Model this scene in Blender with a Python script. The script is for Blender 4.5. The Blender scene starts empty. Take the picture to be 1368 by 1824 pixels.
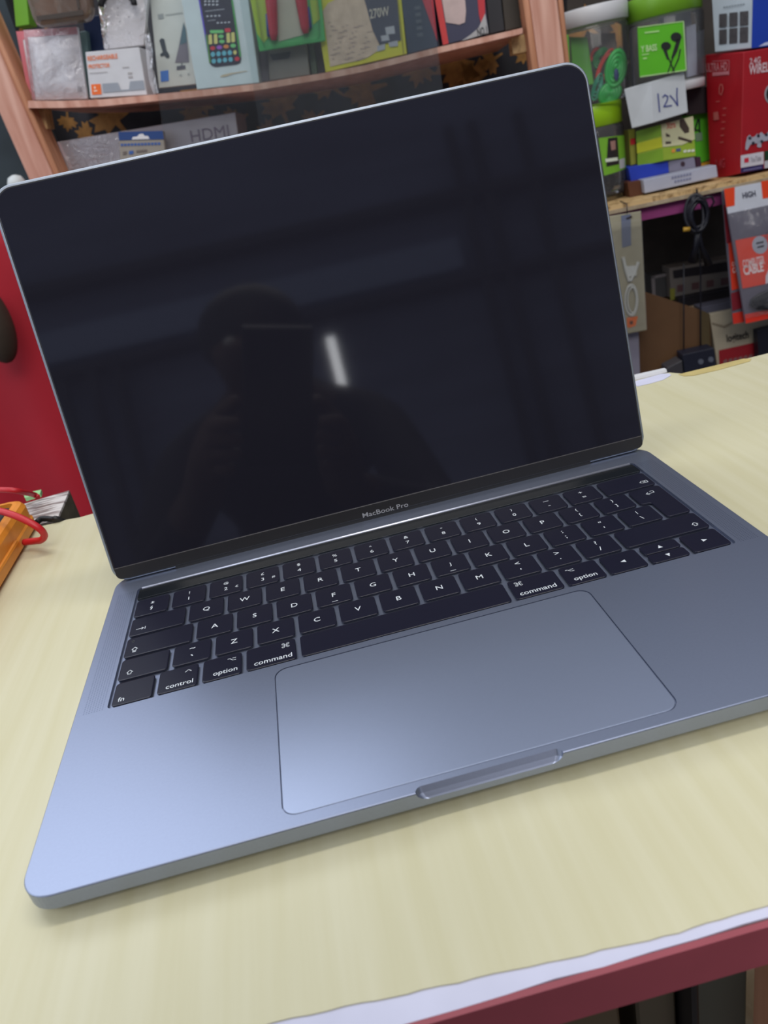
import bpy, bmesh, math, random
from mathutils import Vector, Matrix
random.seed(7)
S = bpy.context.scene
COL = S.collection

# ------------------------------------------------------------------ camera
CAM = Vector((0.12451722, -0.17888324, 0.18550215))
ROT = Matrix(((0.9673984198601062, 0.24545728702616454, -0.06237802095229353),
              (-0.16153232842878032, 0.4083131803178569, -0.8984362268136199),
              (-0.1950579506827301, 0.8792218531317751, 0.434650812550697)))
FPX = 1356.057
cd = bpy.data.cameras.new('camera')
cam = bpy.data.objects.new('camera', cd)
COL.objects.link(cam)
cam.matrix_world = Matrix.Translation(CAM) @ ROT.to_4x4()
cd.sensor_fit = 'VERTICAL'
cd.sensor_height = 36.0
cd.sensor_width = 27.0
cd.lens = FPX / 1824 * 36.0
cd.clip_start = 0.01
cd.dof.use_dof = True
cd.dof.focus_distance = 0.36
cd.dof.aperture_fstop = 17.0
S.camera = cam

# ------------------------------------------------------------------ view / world / lights
S.view_settings.view_transform = 'Standard'
S.view_settings.look = 'None'
S.view_settings.gamma = 1.0
S.view_settings.use_curve_mapping = False
S.view_settings.exposure = 0.0
S.cycles.transparent_max_bounces = 32
w = bpy.data.worlds.new('daylight')
S.world = w
w.use_nodes = True
w.node_tree.nodes['Background'].inputs[0].default_value = (0.80, 0.88, 1.0, 1)
w.node_tree.nodes['Background'].inputs[1].default_value = 0.62

def area(name, loc, target, sx, sy, power, color):
    l = bpy.data.lights.new(name, 'AREA')
    l.shape = 'RECTANGLE'; l.size = sx; l.size_y = sy
    l.energy = power; l.color = color
    o = bpy.data.objects.new(name, l)
    COL.objects.link(o)
    o.location = loc
    o.rotation_euler = (Vector(target) - Vector(loc)).to_track_quat('-Z', 'Y').to_euler()
    return o
area('ceiling_tube_light', (0.25, 0.25, 1.55), (0.25, 0.25, 0), 1.2, 0.12, 9.0, (1.0, 0.97, 0.90))
area('high_window_daylight', (-0.55, 1.20, 1.20), (0.10, 0.1, 0.0), 1.3, 0.75, 8.5, (0.84, 0.90, 1.0))
area('street_daylight', (0.26, -2.95, 0.72), (0.26, 0, 0.3), 0.5, 0.9, 11.0, (0.95, 0.97, 1.0))
area('side_daylight', (-1.3, 0.1, 0.9), (0.05, 0.1, 0.0), 0.8, 0.8, 4.0, (0.84, 0.90, 1.0))
area('rear_daylight_fill', (0.3, -1.65, 1.85), (0.40, 0.9, 0.1), 1.7, 0.9, 30.0, (1.0, 0.96, 0.92))  # added camera-side fill panel, hung above the screen's reflection

# ------------------------------------------------------------------ materials
def mat(name, col, rough=0.5, metal=0.0, var=0.06, scale=40.0, bump=0.0, spec=0.5, coat=0.0, alpha=1.0, stretch=(1, 1, 1)):
    m = bpy.data.materials.new(name); m.use_nodes = True
    nt = m.node_tree; b = nt.nodes['Principled BSDF']
    tc = nt.nodes.new('ShaderNodeTexCoord')
    mp = nt.nodes.new('ShaderNodeMapping'); mp.inputs['Scale'].default_value = stretch
    nz = nt.nodes.new('ShaderNodeTexNoise')
    nz.inputs['Scale'].default_value = scale; nz.inputs['Detail'].default_value = 4
    nt.links.new(tc.outputs['Object'], mp.inputs[0]); nt.links.new(mp.outputs[0], nz.inputs['Vector'])
    mx = nt.nodes.new('ShaderNodeMix'); mx.data_type = 'RGBA'
    lo = [max(0, c * (1 - 2 * var)) for c in col]; hi = [min(1, c * (1 + 2 * var)) for c in col]
    mx.inputs[6].default_value = (*lo, 1); mx.inputs[7].default_value = (*hi, 1)
    nt.links.new(nz.outputs['Fac'], mx.inputs[0]); nt.links.new(mx.outputs[2], b.inputs['Base Color'])
    b.inputs['Roughness'].default_value = rough; b.inputs['Metallic'].default_value = metal
    b.inputs['Specular IOR Level'].default_value = spec
    b.inputs['Coat Weight'].default_value = coat
    b.inputs['Alpha'].default_value = alpha
    if bump:
        bp = nt.nodes.new('ShaderNodeBump'); bp.inputs['Strength'].default_value = bump
        bp.inputs['Distance'].default_value = 0.002
        nt.links.new(nz.outputs['Fac'], bp.inputs['Height']); nt.links.new(bp.outputs[0], b.inputs['Normal'])
    return m

def wood(name, c1, c2, stretch=(60, 60, 3), rough=0.6, lo=0.35, hi=0.65, scale=1.0, bump=0.15, spec=0.4):
    m = bpy.data.materials.new(name); m.use_nodes = True
    nt = m.node_tree; b = nt.nodes['Principled BSDF']
    tc = nt.nodes.new('ShaderNodeTexCoord'); mp = nt.nodes.new('ShaderNodeMapping')
    mp.inputs['Scale'].default_value = stretch
    nz = nt.nodes.new('ShaderNodeTexNoise'); nz.inputs['Scale'].default_value = scale
    nz.inputs['Detail'].default_value = 5; nz.inputs['Distortion'].default_value = 0.6
    cr = nt.nodes.new('ShaderNodeValToRGB')
    cr.color_ramp.elements[0].position = lo; cr.color_ramp.elements[0].color = (*c1, 1)
    cr.color_ramp.elements[1].position = hi; cr.color_ramp.elements[1].color = (*c2, 1)
    nt.links.new(tc.outputs['Object'], mp.inputs[0]); nt.links.new(mp.outputs[0], nz.inputs['Vector'])
    nt.links.new(nz.outputs['Fac'], cr.inputs[0]); nt.links.new(cr.outputs[0], b.inputs['Base Color'])
    b.inputs['Roughness'].default_value = rough; b.inputs['Specular IOR Level'].default_value = spec
    if bump:
        bp = nt.nodes.new('ShaderNodeBump'); bp.inputs['Strength'].default_value = bump; bp.inputs['Distance'].default_value = 0.001
        nt.links.new(nz.outputs['Fac'], bp.inputs['Height']); nt.links.new(bp.outputs[0], b.inputs['Normal'])
    return m

def film(name, tint=(1, 1, 1), clear=0.8, rough=0.12, bump=0.6, scale=60.0, body=(0.8, 0.8, 0.85), haze=0.25, ior=1.45):
    """clear plastic or glass: see-through, glossy and slightly hazy"""
    m = bpy.data.materials.new(name); m.use_nodes = True
    nt = m.node_tree; nt.nodes.clear()
    out = nt.nodes.new('ShaderNodeOutputMaterial')
    tr = nt.nodes.new('ShaderNodeBsdfTransparent'); tr.inputs[0].default_value = (*tint, 1)
    pb = nt.nodes.new('ShaderNodeBsdfPrincipled')
    pb.inputs['Base Color'].default_value = (*body, 1); pb.inputs['Roughness'].default_value = rough
    pb.inputs['Specular IOR Level'].default_value = 0.8
    gl = nt.nodes.new('ShaderNodeBsdfGlossy'); gl.inputs['Roughness'].default_value = rough
    gl.inputs[0].default_value = (1, 1, 1, 1)
    fr = nt.nodes.new('ShaderNodeFresnel'); fr.inputs[0].default_value = ior
    mix = nt.nodes.new('ShaderNodeMixShader'); mix.inputs[0].default_value = clear
    mix2 = nt.nodes.new('ShaderNodeMixShader')
    nt.links.new(fr.outputs[0], mix2.inputs[0])
    nt.links.new(pb.outputs[0], mix.inputs[1]); nt.links.new(tr.outputs[0], mix.inputs[2])
    nt.links.new(mix.outputs[0], mix2.inputs[1]); nt.links.new(gl.outputs[0], mix2.inputs[2])
    nt.links.new(mix2.outputs[0], out.inputs[0])
    if bump:
        tc = nt.nodes.new('ShaderNodeTexCoord'); nz = nt.nodes.new('ShaderNodeTexNoise')
        nz.inputs['Scale'].default_value = scale; nz.inputs['Distortion'].default_value = 1.5
        bp = nt.nodes.new('ShaderNodeBump'); bp.inputs['Strength'].default_value = bump; bp.inputs['Distance'].default_value = 0.004
        nt.links.new(tc.outputs['Object'], nz.inputs['Vector']); nt.links.new(nz.outputs['Fac'], bp.inputs['Height'])
        for n in (pb, gl, fr): nt.links.new(bp.outputs[0], n.inputs['Normal'])
    return m

MC = {}
def c8(r, g, b): return tuple((v / 255) ** 2.2 for v in (r, g, b))
def paint(r, g, b, rough=0.5, **k):
    key = (r, g, b, rough, tuple(sorted(k.items())))
    if key not in MC: MC[key] = mat('printed_card', c8(r, g, b), rough, **k)
    return MC[key]

# ------------------------------------------------------------------ mesh helpers
def origin_of(o):
    v = Vector((0, 0, 0))
    while o is not None:
        v += o.location; o = o.parent
    return v

def obj(name, verts, faces, m, parent=None, label=None, cat=None, group=None, kind=None, smooth=False, org=None):
    verts = [Vector(v) for v in verts]
    if org is None:
        n = len(verts)
        org = Vector((sum(v.x for v in verts) / n, sum(v.y for v in verts) / n, min(v.z for v in verts)))
    org = Vector(org)
    me = bpy.data.meshes.new(name)
    me.from_pydata([v - org for v in verts], [], faces)
    me.materials.append(m)
    bm = bmesh.new(); bm.from_mesh(me)
    bmesh.ops.recalc_face_normals(bm, faces=bm.faces)
    bm.to_mesh(me); bm.free()
    if smooth:
        for p in me.polygons: p.use_smooth = True
    o = bpy.data.objects.new(name, me); COL.objects.link(o)
    o.location = org - (origin_of(parent) if parent else Vector((0, 0, 0)))
    if parent: o.parent = parent
    tag(o, label, cat, group, kind)
    return o

def tag(o, label=None, cat=None, group=None, kind=None):
    if label: o['label'] = label
    if cat: o['category'] = cat
    if group: o['group'] = group
    if kind: o['kind'] = kind
    return o

def thing(name, loc, label, cat, group=None):
    o = bpy.data.objects.new(name, None); COL.objects.link(o)
    o.location = loc; o.empty_display_size = 0.02
    return tag(o, label, cat, group)

class MB:
    def __init__(s): s.v = []; s.f = []
    def add(s, vs, fs):
        n = len(s.v); s.v += [Vector(v) for v in vs]; s.f += [tuple(i + n for i in f) for f in fs]; return s
    def loft(s, rings, cap=True, closed=True):
        n = len(rings[0]); base = len(s.v)
        for r in rings: s.v += [Vector(p) for p in r]
        for k in range(len(rings) - 1):
            for i in range(n if closed else n - 1):
                j = (i + 1) % n
                s.f.append((base + k * n + i, base + k * n + j, base + (k + 1) * n + j, base + (k + 1) * n + i))
        if cap:
            s.f.append(tuple(base + i for i in reversed(range(n))))
            s.f.append(tuple(base + (len(rings) - 1) * n + i for i in range(n)))
        return s
    def box(s, x0, y0, z0, x1, y1, z1):
        vs = [(x, y, z) for z in (z0, z1) for y in (y0, y1) for x in (x0, x1)]
        return s.add(vs, [(0, 2, 3, 1), (4, 5, 7, 6), (0, 1, 5, 4), (2, 6, 7, 3), (0, 4, 6, 2), (1, 3, 7, 5)])
    def hexa(s, b, t):
        return s.add(list(b) + list(t), [(3, 2, 1, 0), (4, 5, 6, 7), (0, 1, 5, 4), (1, 2, 6, 5), (2, 3, 7, 6), (3, 0, 4, 7)])
    def tube(s, pts, r, n=10, closed=False):
        pts = [Vector(p) for p in pts]; rs = r if isinstance(r, (list, tuple)) else [r] * len(pts)
        rings = []; up = None
        for i, p in enumerate(pts):
            a = pts[i - 1] if (i or closed) else p
            b = pts[(i + 1) % len(pts)] if (i < len(pts) - 1 or closed) else p
            t = (b - a).normalized()
            if up is None:
                up = t.orthogonal().normalized()
            else:
                up = (up - t * up.dot(t)).normalized()
            q = t.cross(up)
            rings.append([p + rs[i] * (math.cos(2 * math.pi * k / n) * up + math.sin(2 * math.pi * k / n) * q) for k in range(n)])
        if closed: rings.append(rings[0])
        return s.loft(rings, cap=not closed)
    def lathe(s, c, prof, n=40):
        c = Vector(c)
        rings = [[c + Vector((r * math.cos(2 * math.pi * k / n), r * math.sin(2 * math.pi * k / n), z)) for k in range(n)] for r, z in prof]
        return s.loft(rings, cap=True)
    def ball(s, c, rx, ry=None, rz=None, n=16):
        ry = ry or rx; rz = rz or rx; c = Vector(c)
        rings = []
        for i in range(1, n):
            a = -math.pi / 2 + math.pi * i / n
            rings.append([c + Vector((rx * math.cos(a) * math.cos(2 * math.pi * k / (2 * n)), ry * math.cos(a) * math.sin(2 * math.pi * k / (2 * n)), rz * math.sin(a))) for k in range(2 * n)])
        return s.loft(rings)
    def out(s, name, m, parent=None, **k): return obj(name, s.v, s.f, m, parent, **k)

def round_poly(pts, r, n=5, inset=0.0):
    """2-D counter-clockwise polygon, edges pushed in by inset, corners filleted"""
    N = len(pts); off = []
    P = [Vector((p[0], p[1])) for p in pts]
    for i in range(N):
        a, b, c = P[i - 1], P[i], P[(i + 1) % N]
        d1 = (b - a).normalized(); d2 = (c - b).normalized()
        n1 = Vector((-d1.y, d1.x)); n2 = Vector((-d2.y, d2.x))
        k = inset / max(0.2, (1 + n1.dot(n2)))
        off.append(b + (n1 + n2) * k)
    if not isinstance(r, (list, tuple)): r = [r] * N
    out = []
    for i in range(N):
        a, b, c = off[i - 1], off[i], off[(i + 1) % N]
        u = (a - b).normalized(); v = (c - b).normalized()
        rr = max(r[i] - inset * 0.6, r[i] * 0.3)
        ang = u.angle(v)
        if rr < 1e-6 or abs(ang - math.pi) < 1e-3: out.append(b); continue
        d = min(rr / math.tan(ang / 2), (a - b).length * 0.48, (c - b).length * 0.48); rr = d * math.tan(ang / 2)
        cen = b + (u + v).normalized() * (rr / math.sin(ang / 2))
        s0 = b + u * d - cen; s1 = b + v * d - cen
        a0 = math.atan2(s0.y, s0.x); a1 = math.atan2(s1.y, s1.x)
        da = (a1 - a0 + math.pi) % (2 * math.pi) - math.pi
        for k in range(n + 1):
            t = a0 + da * k / n
            out.append(cen + rr * Vector((math.cos(t), math.sin(t))))
    return out
def rect(x0, y0, x1, y1): return [(x0, y0), (x1, y0), (x1, y1), (x0, y1)]
def flat(p2, z): return [(p[0], p[1], z) for p in p2]

def boolean(a, b, op='DIFFERENCE'):
    md = a.modifiers.new('cut', 'BOOLEAN'); md.object = b; md.operation = op; md.solver = 'EXACT'
    bpy.context.view_layer.update()
    dg = bpy.context.evaluated_depsgraph_get()
    me = bpy.data.meshes.new_from_object(a.evaluated_get(dg))
    a.modifiers.clear(); old = a.data; a.data = me
    bpy.data.meshes.remove(old)
    bpy.data.objects.remove(b)

def text_mesh(s, bold=0.0):
    """flat text as (verts, faces, w, h) with the box moved to 0..w, 0..h"""
    cu = bpy.data.curves.new('text', 'FONT'); cu.body = s; cu.offset = bold; cu.resolution_u = 3
    o = bpy.data.objects.new('text', cu); COL.objects.link(o)
    bpy.context.view_layer.update()
    dg = bpy.context.evaluated_depsgraph_get()
    me = bpy.data.meshes.new_from_object(o.evaluated_get(dg))
    bpy.data.objects.remove(o)
    vs = [v.co.copy() for v in me.vertices]; fs = [tuple(p.vertices) for p in me.polygons]
    bpy.data.meshes.remove(me)
    x0 = min(v.x for v in vs); x1 = max(v.x for v in vs); y0 = min(v.y for v in vs); y1 = max(v.y for v in vs)
    return [(v.x - x0, v.y - y0) for v in vs], fs, x1 - x0, y1 - y0

# ------------------------------------------------------------------ cabinet frame: a plane behind the counter, turned 9 degrees
YAW = math.radians(-9)
CU = Vector((math.cos(YAW), math.sin(YAW), 0)); CN = Vector((-math.sin(YAW), math.cos(YAW), 0))
CP = Vector((0.350, 1.100, 0))
def C(px, py, d=0.0):
    """point of the shelf front plane (moved d metres back into the shelf) seen at this pixel"""
    r = ROT @ Vector(((px - 684) / FPX, -(py - 912) / FPX, -1))
    P = CP + CN * d
    t = (P - CAM).dot(CN) / r.dot(CN)
    return CAM + r * t
def onz(px, py, z):
    r = ROT @ Vector(((px - 684) / FPX, -(py - 912) / FPX, -1))
    return CAM + r * ((z - CAM.z) / r.z)

class Face:
    """a flat quad (tl,tr,br,bl world points) that prints can be laid on"""
    def __init__(s, tl, tr, br, bl):
        s.q = [Vector(p) for p in (tl, tr, br, bl)]
        n = (s.q[1] - s.q[0]).cross(s.q[3] - s.q[0]).normalized()
        if n.dot(CAM - s.q[0]) < 0: n = -n
        s.n = n
    def at(s, u, v, lift=0.0):
        a, b, c, d = s.q
        return (a * (1 - u) + b * u) * (1 - v) + (d * (1 - u) + c * u) * v + s.n * lift
    def poly(s, name, uv, m, parent, lift=0.0006, **k):
        mb = MB(); mb.add([s.at(u, v, lift) for u, v in uv], [tuple(range(len(uv)))])
        return mb.out(name, m, parent, **k)
    def rectp(s, name, u0, v0, u1, v1, m, parent, lift=0.0006, **k):
        return s.poly(name, [(u0, v0), (u1, v0), (u1, v1), (u0, v1)], m, parent, lift, **k)
    def polys(s, name, lst, m, parent, lift=0.0009, **k):
        mb = MB()
        for uv in lst: mb.add([s.at(u, v, lift) for u, v in uv], [tuple(range(len(uv)))])
        return mb.out(name, m, parent, **k)
    def text(s, name, string, u0, v0, u1, v1, m, parent, lift=0.0010, bold=0.02, **k):
        vs, fs, w, h = text_mesh(string, bold)
        mb = MB(); mb.add([s.at(u0 + (u1 - u0) * x / w, v1 + (v0 - v1) * y / h, lift) for x, y in vs], fs)
        return mb.out(name, m, parent, **k)
def r4(u0, v0, u1, v1): return [(u0, v0), (u1, v0), (u1, v1), (u0, v1)]
def disc(u, v, ru, rv, n=18, a0=0, a1=360): return [(u + ru * math.cos(math.radians(a0 + (a1 - a0) * i / n)), v + rv * math.sin(math.radians(a0 + (a1 - a0) * i / n))) for i in range(n)]

def slab(name, q, d, thick, m, label=None, cat=None, group=None, parent=None, bulge=0.0):
    """box whose front outline is given; q = four (px,py) TL TR BR BL; d metres behind the shelf front"""
    dd = d if isinstance(d, (list, tuple)) else [d] * 4
    f = [C(p[0], p[1], e) for p, e in zip(q, dd)]
    back = [p + CN * thick for p in f]
    mb = MB().hexa([f[3], f[2], back[2], back[3]], [f[0], f[1], back[1], back[0]])
    o = mb.out(name, m, parent, label=label, cat=cat, group=group)
    bevel(o, 0.0007)
    return o, Face(*f)
def bevel(o, w, seg=1):
    bm = bmesh.new(); bm.from_mesh(o.data)
    try: bmesh.ops.bevel(bm, geom=list(bm.edges), offset=w, segments=seg, affect='EDGES', profile=0.5)
    except Exception: pass
    bm.to_mesh(o.data); bm.free()

def box3(name, L, K, R, m, label=None, cat=None, group=None, parent=None):
    """box seen on a corner: L, K, R = (px_top,py_top, px_bottom,py_bottom, d) for left, middle and right edges"""
    def e(a): return C(a[0], a[1], a[4]), C(a[2], a[3], a[4])
    (lt, lb), (kt, kb), (rt, rb) = e(L), e(K), e(R)
    ft, fb = lt + rt - kt, lb + rb - kb
    o = MB().hexa([lb, kb, rb, fb], [lt, kt, rt, ft]).out(name, m, parent, label=label, cat=cat, group=group)
    bevel(o, 0.0008)
    return o, Face(lt, kt, kb, lb), Face(kt, rt, rb, kb)

# ------------------------------------------------------------------ materials in use
M = {}
M['alu'] = mat('space_grey_aluminium', (0.292, 0.328, 0.440), 0.36, 0.88, var=0.02, scale=900)
M['alu_pad'] = mat('trackpad_glass', (0.350, 0.395, 0.525), 0.34, 0.85, var=0.01, scale=700)
M['alu_rim'] = mat('polished_aluminium_rim', (0.33, 0.37, 0.43), 0.42, 0.85, var=0.02)
M['rim_highlight'] = mat('rim_highlight_metal', (0.72, 0.74, 0.86), 0.38, 0.8, var=0.02)
M['key'] = mat('black_keycap', (0.008, 0.008, 0.020), 0.30, 0, var=0.03, spec=0.34)
M['keytop_print'] = mat('keycap_print', (0.62, 0.66, 0.70), 0.6)
M['touch'] = mat('touch_bar_glass', (0.008, 0.010, 0.013), 0.12, 0, spec=0.6)
M['screen'] = mat('screen_glass', (0.0140, 0.0135, 0.0200), 0.05, 0, var=0.02, spec=0.62)
M['chin'] = mat('screen_lower_bezel', (0.022, 0.021, 0.022), 0.25, 0, spec=0.55)
M['rubber'] = mat('black_rubber', (0.01, 0.01, 0.012), 0.6)
M['groove'] = mat('dark_groove', (0.05, 0.05, 0.09), 0.6)
M['counter'] = None
M['white_paper'] = mat('white_backing_paper', (0.58, 0.58, 0.72), 0.7)
M['band'] = mat('dark_red_edge_paint', (0.30, 0.055, 0.075), 0.5, var=0.15, scale=25)
M['red_cloth'] = mat('red_cloth', (0.42, 0.006, 0.020), 0.7, var=0.1, scale=8)
M['pine'] = wood('rough_pink_pine', (0.52, 0.24, 0.17), (0.72, 0.42, 0.33), (50, 50, 4))
M['pine_orange'] = wood('orange_pine', (0.42, 0.18, 0.09), (0.62, 0.30, 0.18), (60, 60, 4))
M['ply'] = wood('speckled_plywood_edge', (0.25, 0.14, 0.05), (0.62, 0.42, 0.20), (90, 90, 90), lo=0.3, hi=0.5)
M['ply_pale'] = wood('pale_plywood_edge', (0.32, 0.24, 0.15), (0.45, 0.36, 0.25), (40, 40, 60))
M['dark'] = mat('dark_cabinet_lining', (0.020, 0.020, 0.026), 0.8, var=0.2)
M['leaf'] = mat('golden_leaf_print', (0.30, 0.14, 0.03), 0.7, var=0.35, scale=70)
M['bag'] = film('clear_plastic_bag', (0.97, 0.97, 0.99), 0.78, 0.10, 1.0, 70, body=(0.95, 0.93, 0.96))
M['bagdark'] = film('smoky_plastic_bag', (0.6, 0.6, 0.63), 0.55, 0.12, 1.0, 90, body=(0.25, 0.25, 0.28))
M['jar'] = film('clear_jar_plastic', (0.97, 0.98, 0.98), 0.94, 0.05, 0.10, 14, ior=1.22)
M['glass'] = film('showcase_glass', (0.93, 0.95, 0.95), 0.978, 0.02, 0.0, 1, body=(0.50, 0.52, 0.58), ior=1.14)
M['lime'] = mat('lime_plastic_lid', (0.33, 0.60, 0.015), 0.35, var=0.03)
M['white_plastic'] = mat('white_plastic', (0.66, 0.66, 0.68), 0.4, var=0.03)
M['wall'] = mat('grey_stall_wall', (0.10, 0.10, 0.13), 0.9, var=0.2, scale=4)
M['floor'] = mat('concrete_floor', (0.16, 0.15, 0.14), 0.85, var=0.2, scale=6)

# cream laminate with faint front-to-back grain
m = bpy.data.materials.new('cream_woodgrain_laminate'); m.use_nodes = True
nt = m.node_tree; b = nt.nodes['Principled BSDF']
tc = nt.nodes.new('ShaderNodeTexCoord'); mp = nt.nodes.new('ShaderNodeMapping'); mp.inputs['Scale'].default_value = (150, 7, 1)
mp.inputs['Rotation'].default_value = (0, 0, math.radians(4))
nz = nt.nodes.new('ShaderNodeTexNoise'); nz.inputs['Scale'].default_value = 1; nz.inputs['Detail'].default_value = 4
cr = nt.nodes.new('ShaderNodeValToRGB')
cr.color_ramp.elements[0].position = 0.3; cr.color_ramp.elements[0].color = (0.565, 0.525, 0.335, 1)
cr.color_ramp.elements[1].position = 0.7; cr.color_ramp.elements[1].color = (0.610, 0.575, 0.400, 1)
nt.links.new(tc.outputs['Object'], mp.inputs[0]); nt.links.new(mp.outputs[0], nz.inputs['Vector'])
nt.links.new(nz.outputs['Fac'], cr.inputs[0]); nt.links.new(cr.outputs[0], b.inputs['Base Color'])
b.inputs['Roughness'].default_value = 0.38; b.inputs['Specular IOR Level'].default_value = 0.35
M['counter'] = m

ZT = -0.0112     # counter top

# ------------------------------------------------------------------ the stall
def wallbox(name, x0, y0, z0, x1, y1, z1, m):
    return MB().box(x0, y0, z0, x1, y1, z1).out(name, m, kind='structure')
wallbox('floor', -2.0, -2.6, -0.95, 2.6, 2.2, -0.90, M['floor'])
wallbox('wall_back', -2.0, 2.0, -0.90, 2.6, 2.05, 2.0, M['wall'])
wallbox('wall_right', 2.5, -2.6, -0.90, 2.55, 2.0, 2.0, M['wall'])
# front of the stall behind the photographer: a bluish wall with a tall slot of daylight and a lintel strip
fw = MB()
fw.box(-2.0, -2.6, -0.90, 0.265, -2.55, 0.93)
fw.box(0.305, -2.6, -0.90, 2.5, -2.55, 0.93)
fw.box(0.265, -2.6, -0.90, 0.305, -2.55, 0.50)
fw.box(0.265, -2.6, 0.80, 0.305, -2.55, 0.93)
fw.box(-2.0, -2.6, 0.93, 2.5, -2.55, 2.0)
fw.out('wall_front', mat('blue_grey_shutter', (0.30, 0.33, 0.50), 0.7, var=0.25, scale=3, stretch=(.4, 1, 3)), kind='structure')
wallbox('trim_1', -2.0, -2.55, 0.93, 0.9, -2.50, 1.06, mat('pale_blue_lintel', (0.50, 0.58, 0.85), 0.6))
wallbox('trim_2', -2.0, -2.55, 0.86, 2.5, -2.45, 0.89, M['wall'])
wallbox('trim_3', -2.0, -2.55, 1.20, 2.5, -2.45, 1.24, M['wall'])
for i, x in enumerate((-.95, -.82, -.70, -.60, .95, 1.05, 1.25)):
    wallbox('trim_%d' % (i + 4), x, -2.5, -.9, x + .035, -2.46, .86 if x < 0 else 1.5, M['wall'])

# ------------------------------------------------------------------ counter
ct = thing('shop_counter', (0.2, 0.14, -0.03), 'cream laminate shop counter with torn white edge and dark red front band', 'counter')
# slab body under the laminate
F0 = Vector((-0.40, -0.0555)); F1 = Vector((0.75, -0.0680))
def front_y(x): return F0.y + (F1.y - F0.y) * (x - F0.x) / (F1.x - F0.x)
back = [(0.75, 0.320), (0.463, 0.3285), (0.445, 0.3285), (0.398, 0.3285), (0.391, 0.339), (0.372, 0.3425), (0.20, 0.344), (-0.043, 0.3425), (-0.052, 0.3415), (-0.062, 0.3435), (-0.069, 0.3425), (-0.115, 0.345), (-0.40, 0.348)]
body = [(-0.40, front_y(-0.40) + 0.0015), (0.75, front_y(0.75) + 0.0015)] + [(x, y - 0.0015) for x, y in back]
MB().loft([flat(body, ZT - 0.0155), flat(body, ZT - 0.0012)]).out('board', M['ply_pale'], ct)
# white backing sheet showing along the torn front edge
jag = []
N = 90
for i in range(N + 1):
    x = -0.40 + 1.15 * i / N
    jag.append((x, front_y(x) + 0.0004 + 0.0012 * random.random() * (0.3 if x < 0.14 else 1)))
sheet = jag + [(0.75, -0.02), (-0.40, -0.02)]
MB().loft([flat(sheet, ZT - 0.0012), flat(sheet, ZT - 0.0005)]).out('backing_sheet', M['white_paper'], ct, label='white torn paper strip')
# laminate sheet: front edge follows the tear measured along the strip
tear = [(-0.40, -0.0545), (0.02, -0.0480), (0.05, -0.0495), (0.077, -0.0509), (0.100, -0.0524), (0.116, -0.0537), (0.135, -0.0550), (0.154, -0.0563), (0.168, -0.0573),
        (0.176, -0.0580), (0.184, -0.0583), (0.192, -0.0580), (0.200, -0.0578), (0.2095, -0.0580), (0.225, -0.0588), (0.26, -0.0600), (0.75, -0.0675)]
fine = []
for (xa, ya), (xb, yb) in zip(tear, tear[1:]):
    k = max(1, int((xb - xa) / 0.004))
    for i in range(k): fine.append((xa + (xb - xa) * i / k, ya + (yb - ya) * i / k + random.uniform(-1, 1) * 0.00025))
fine.append(tear[-1])
lam = fine + back
MB().loft([flat(lam, ZT - 0.0005), flat(lam, ZT)]).out('laminate_top', M['counter'], ct)
# front band
band = MB()
band.loft([[(x, front_y(x) - o, z) for x in (-0.40, 0.75)] for o, z in ()], cap=False) if False else None
def fb(x, o, z): return (x, front_y(x) - o, z)
band.hexa([fb(-0.40, 0.0016, ZT - 0.0150), fb(0.75, 0.0016, ZT - 0.0150), fb(0.75, -0.003, ZT - 0.0150), fb(-0.40, -0.003, ZT - 0.0150)],
          [fb(-0.40, 0.0010, ZT - 0.0006), fb(0.75, 0.0010, ZT - 0.0006), fb(0.75, -0.0008, ZT - 0.0006), fb(-0.40, -0.0008, ZT - 0.0006)])
band.out('front_band', M['band'], ct, label='dark red painted front edge')
# showcase body below the top
MB().box(-0.38, -0.02, -0.90, -0.36, 0.33, ZT - 0.0156).out('side_panel', M['pine_orange'], ct)
MB().box(0.70, -0.03, -0.90, 0.72, 0.31, ZT - 0.0156).out('side_panel', M['pine_orange'], ct)
MB().box(0.2245, -0.0555, -0.90, 0.2600, -0.030, ZT - 0.0160).out('post', M['pine_orange'], ct, label='orange pine front post')
MB().box(-0.36, 0.315, -0.90, 0.70, 0.325, ZT - 0.0156).out('back_panel', M['dark'], ct)
MB().box(-0.36, 0.0, -0.22, 0.70, 0.315, -0.21).out('shelf', M['ply_pale'], ct)
# torn patches on the back edge
sc = [(0.3935, 0.3300), (0.4440, 0.3290), (0.4475, 0.3250), (0.4440, 0.3212), (0.4180, 0.3195), (0.3995, 0.3205), (0.3945, 0.3240)]
MB().loft([flat(sc, ZT + 0.0001), flat(sc, ZT + 0.0004)]).out('yellow_tape', mat('yellow_masking_tape', (0.50, 0.40, 0.16), 0.6, var=0.12, scale=60), ct, label='yellowed tape patch')
lv = [(0.3600, 0.3380), (0.3850, 0.3395), (0.3900, 0.3370), (0.3890, 0.3320), (0.3800, 0.3270), (0.3700, 0.3260), (0.3600, 0.3265)]
MB().loft([flat(lv, ZT + 0.0001), flat(lv, ZT + 0.0003)]).out('bare_patch', M['white_paper'], ct, label='bare lilac-white patch')
lp = [(0.3600, 0.3400), (0.3900, 0.3400), (0.3905, 0.3440), (0.3880, 0.3445), (0.3600, 0.3460)]
MB().loft([flat(lp, ZT + 0.0002), flat([(x, y + 0.001) for x, y in lp], ZT + 0.0022)]).out('lifted_laminate', M['white_plastic'], ct, label='lifted white laminate edge')
# items lying inside the counter showcase
def inside(name, pxy, d0, m, label, cat):
    pass

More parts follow.
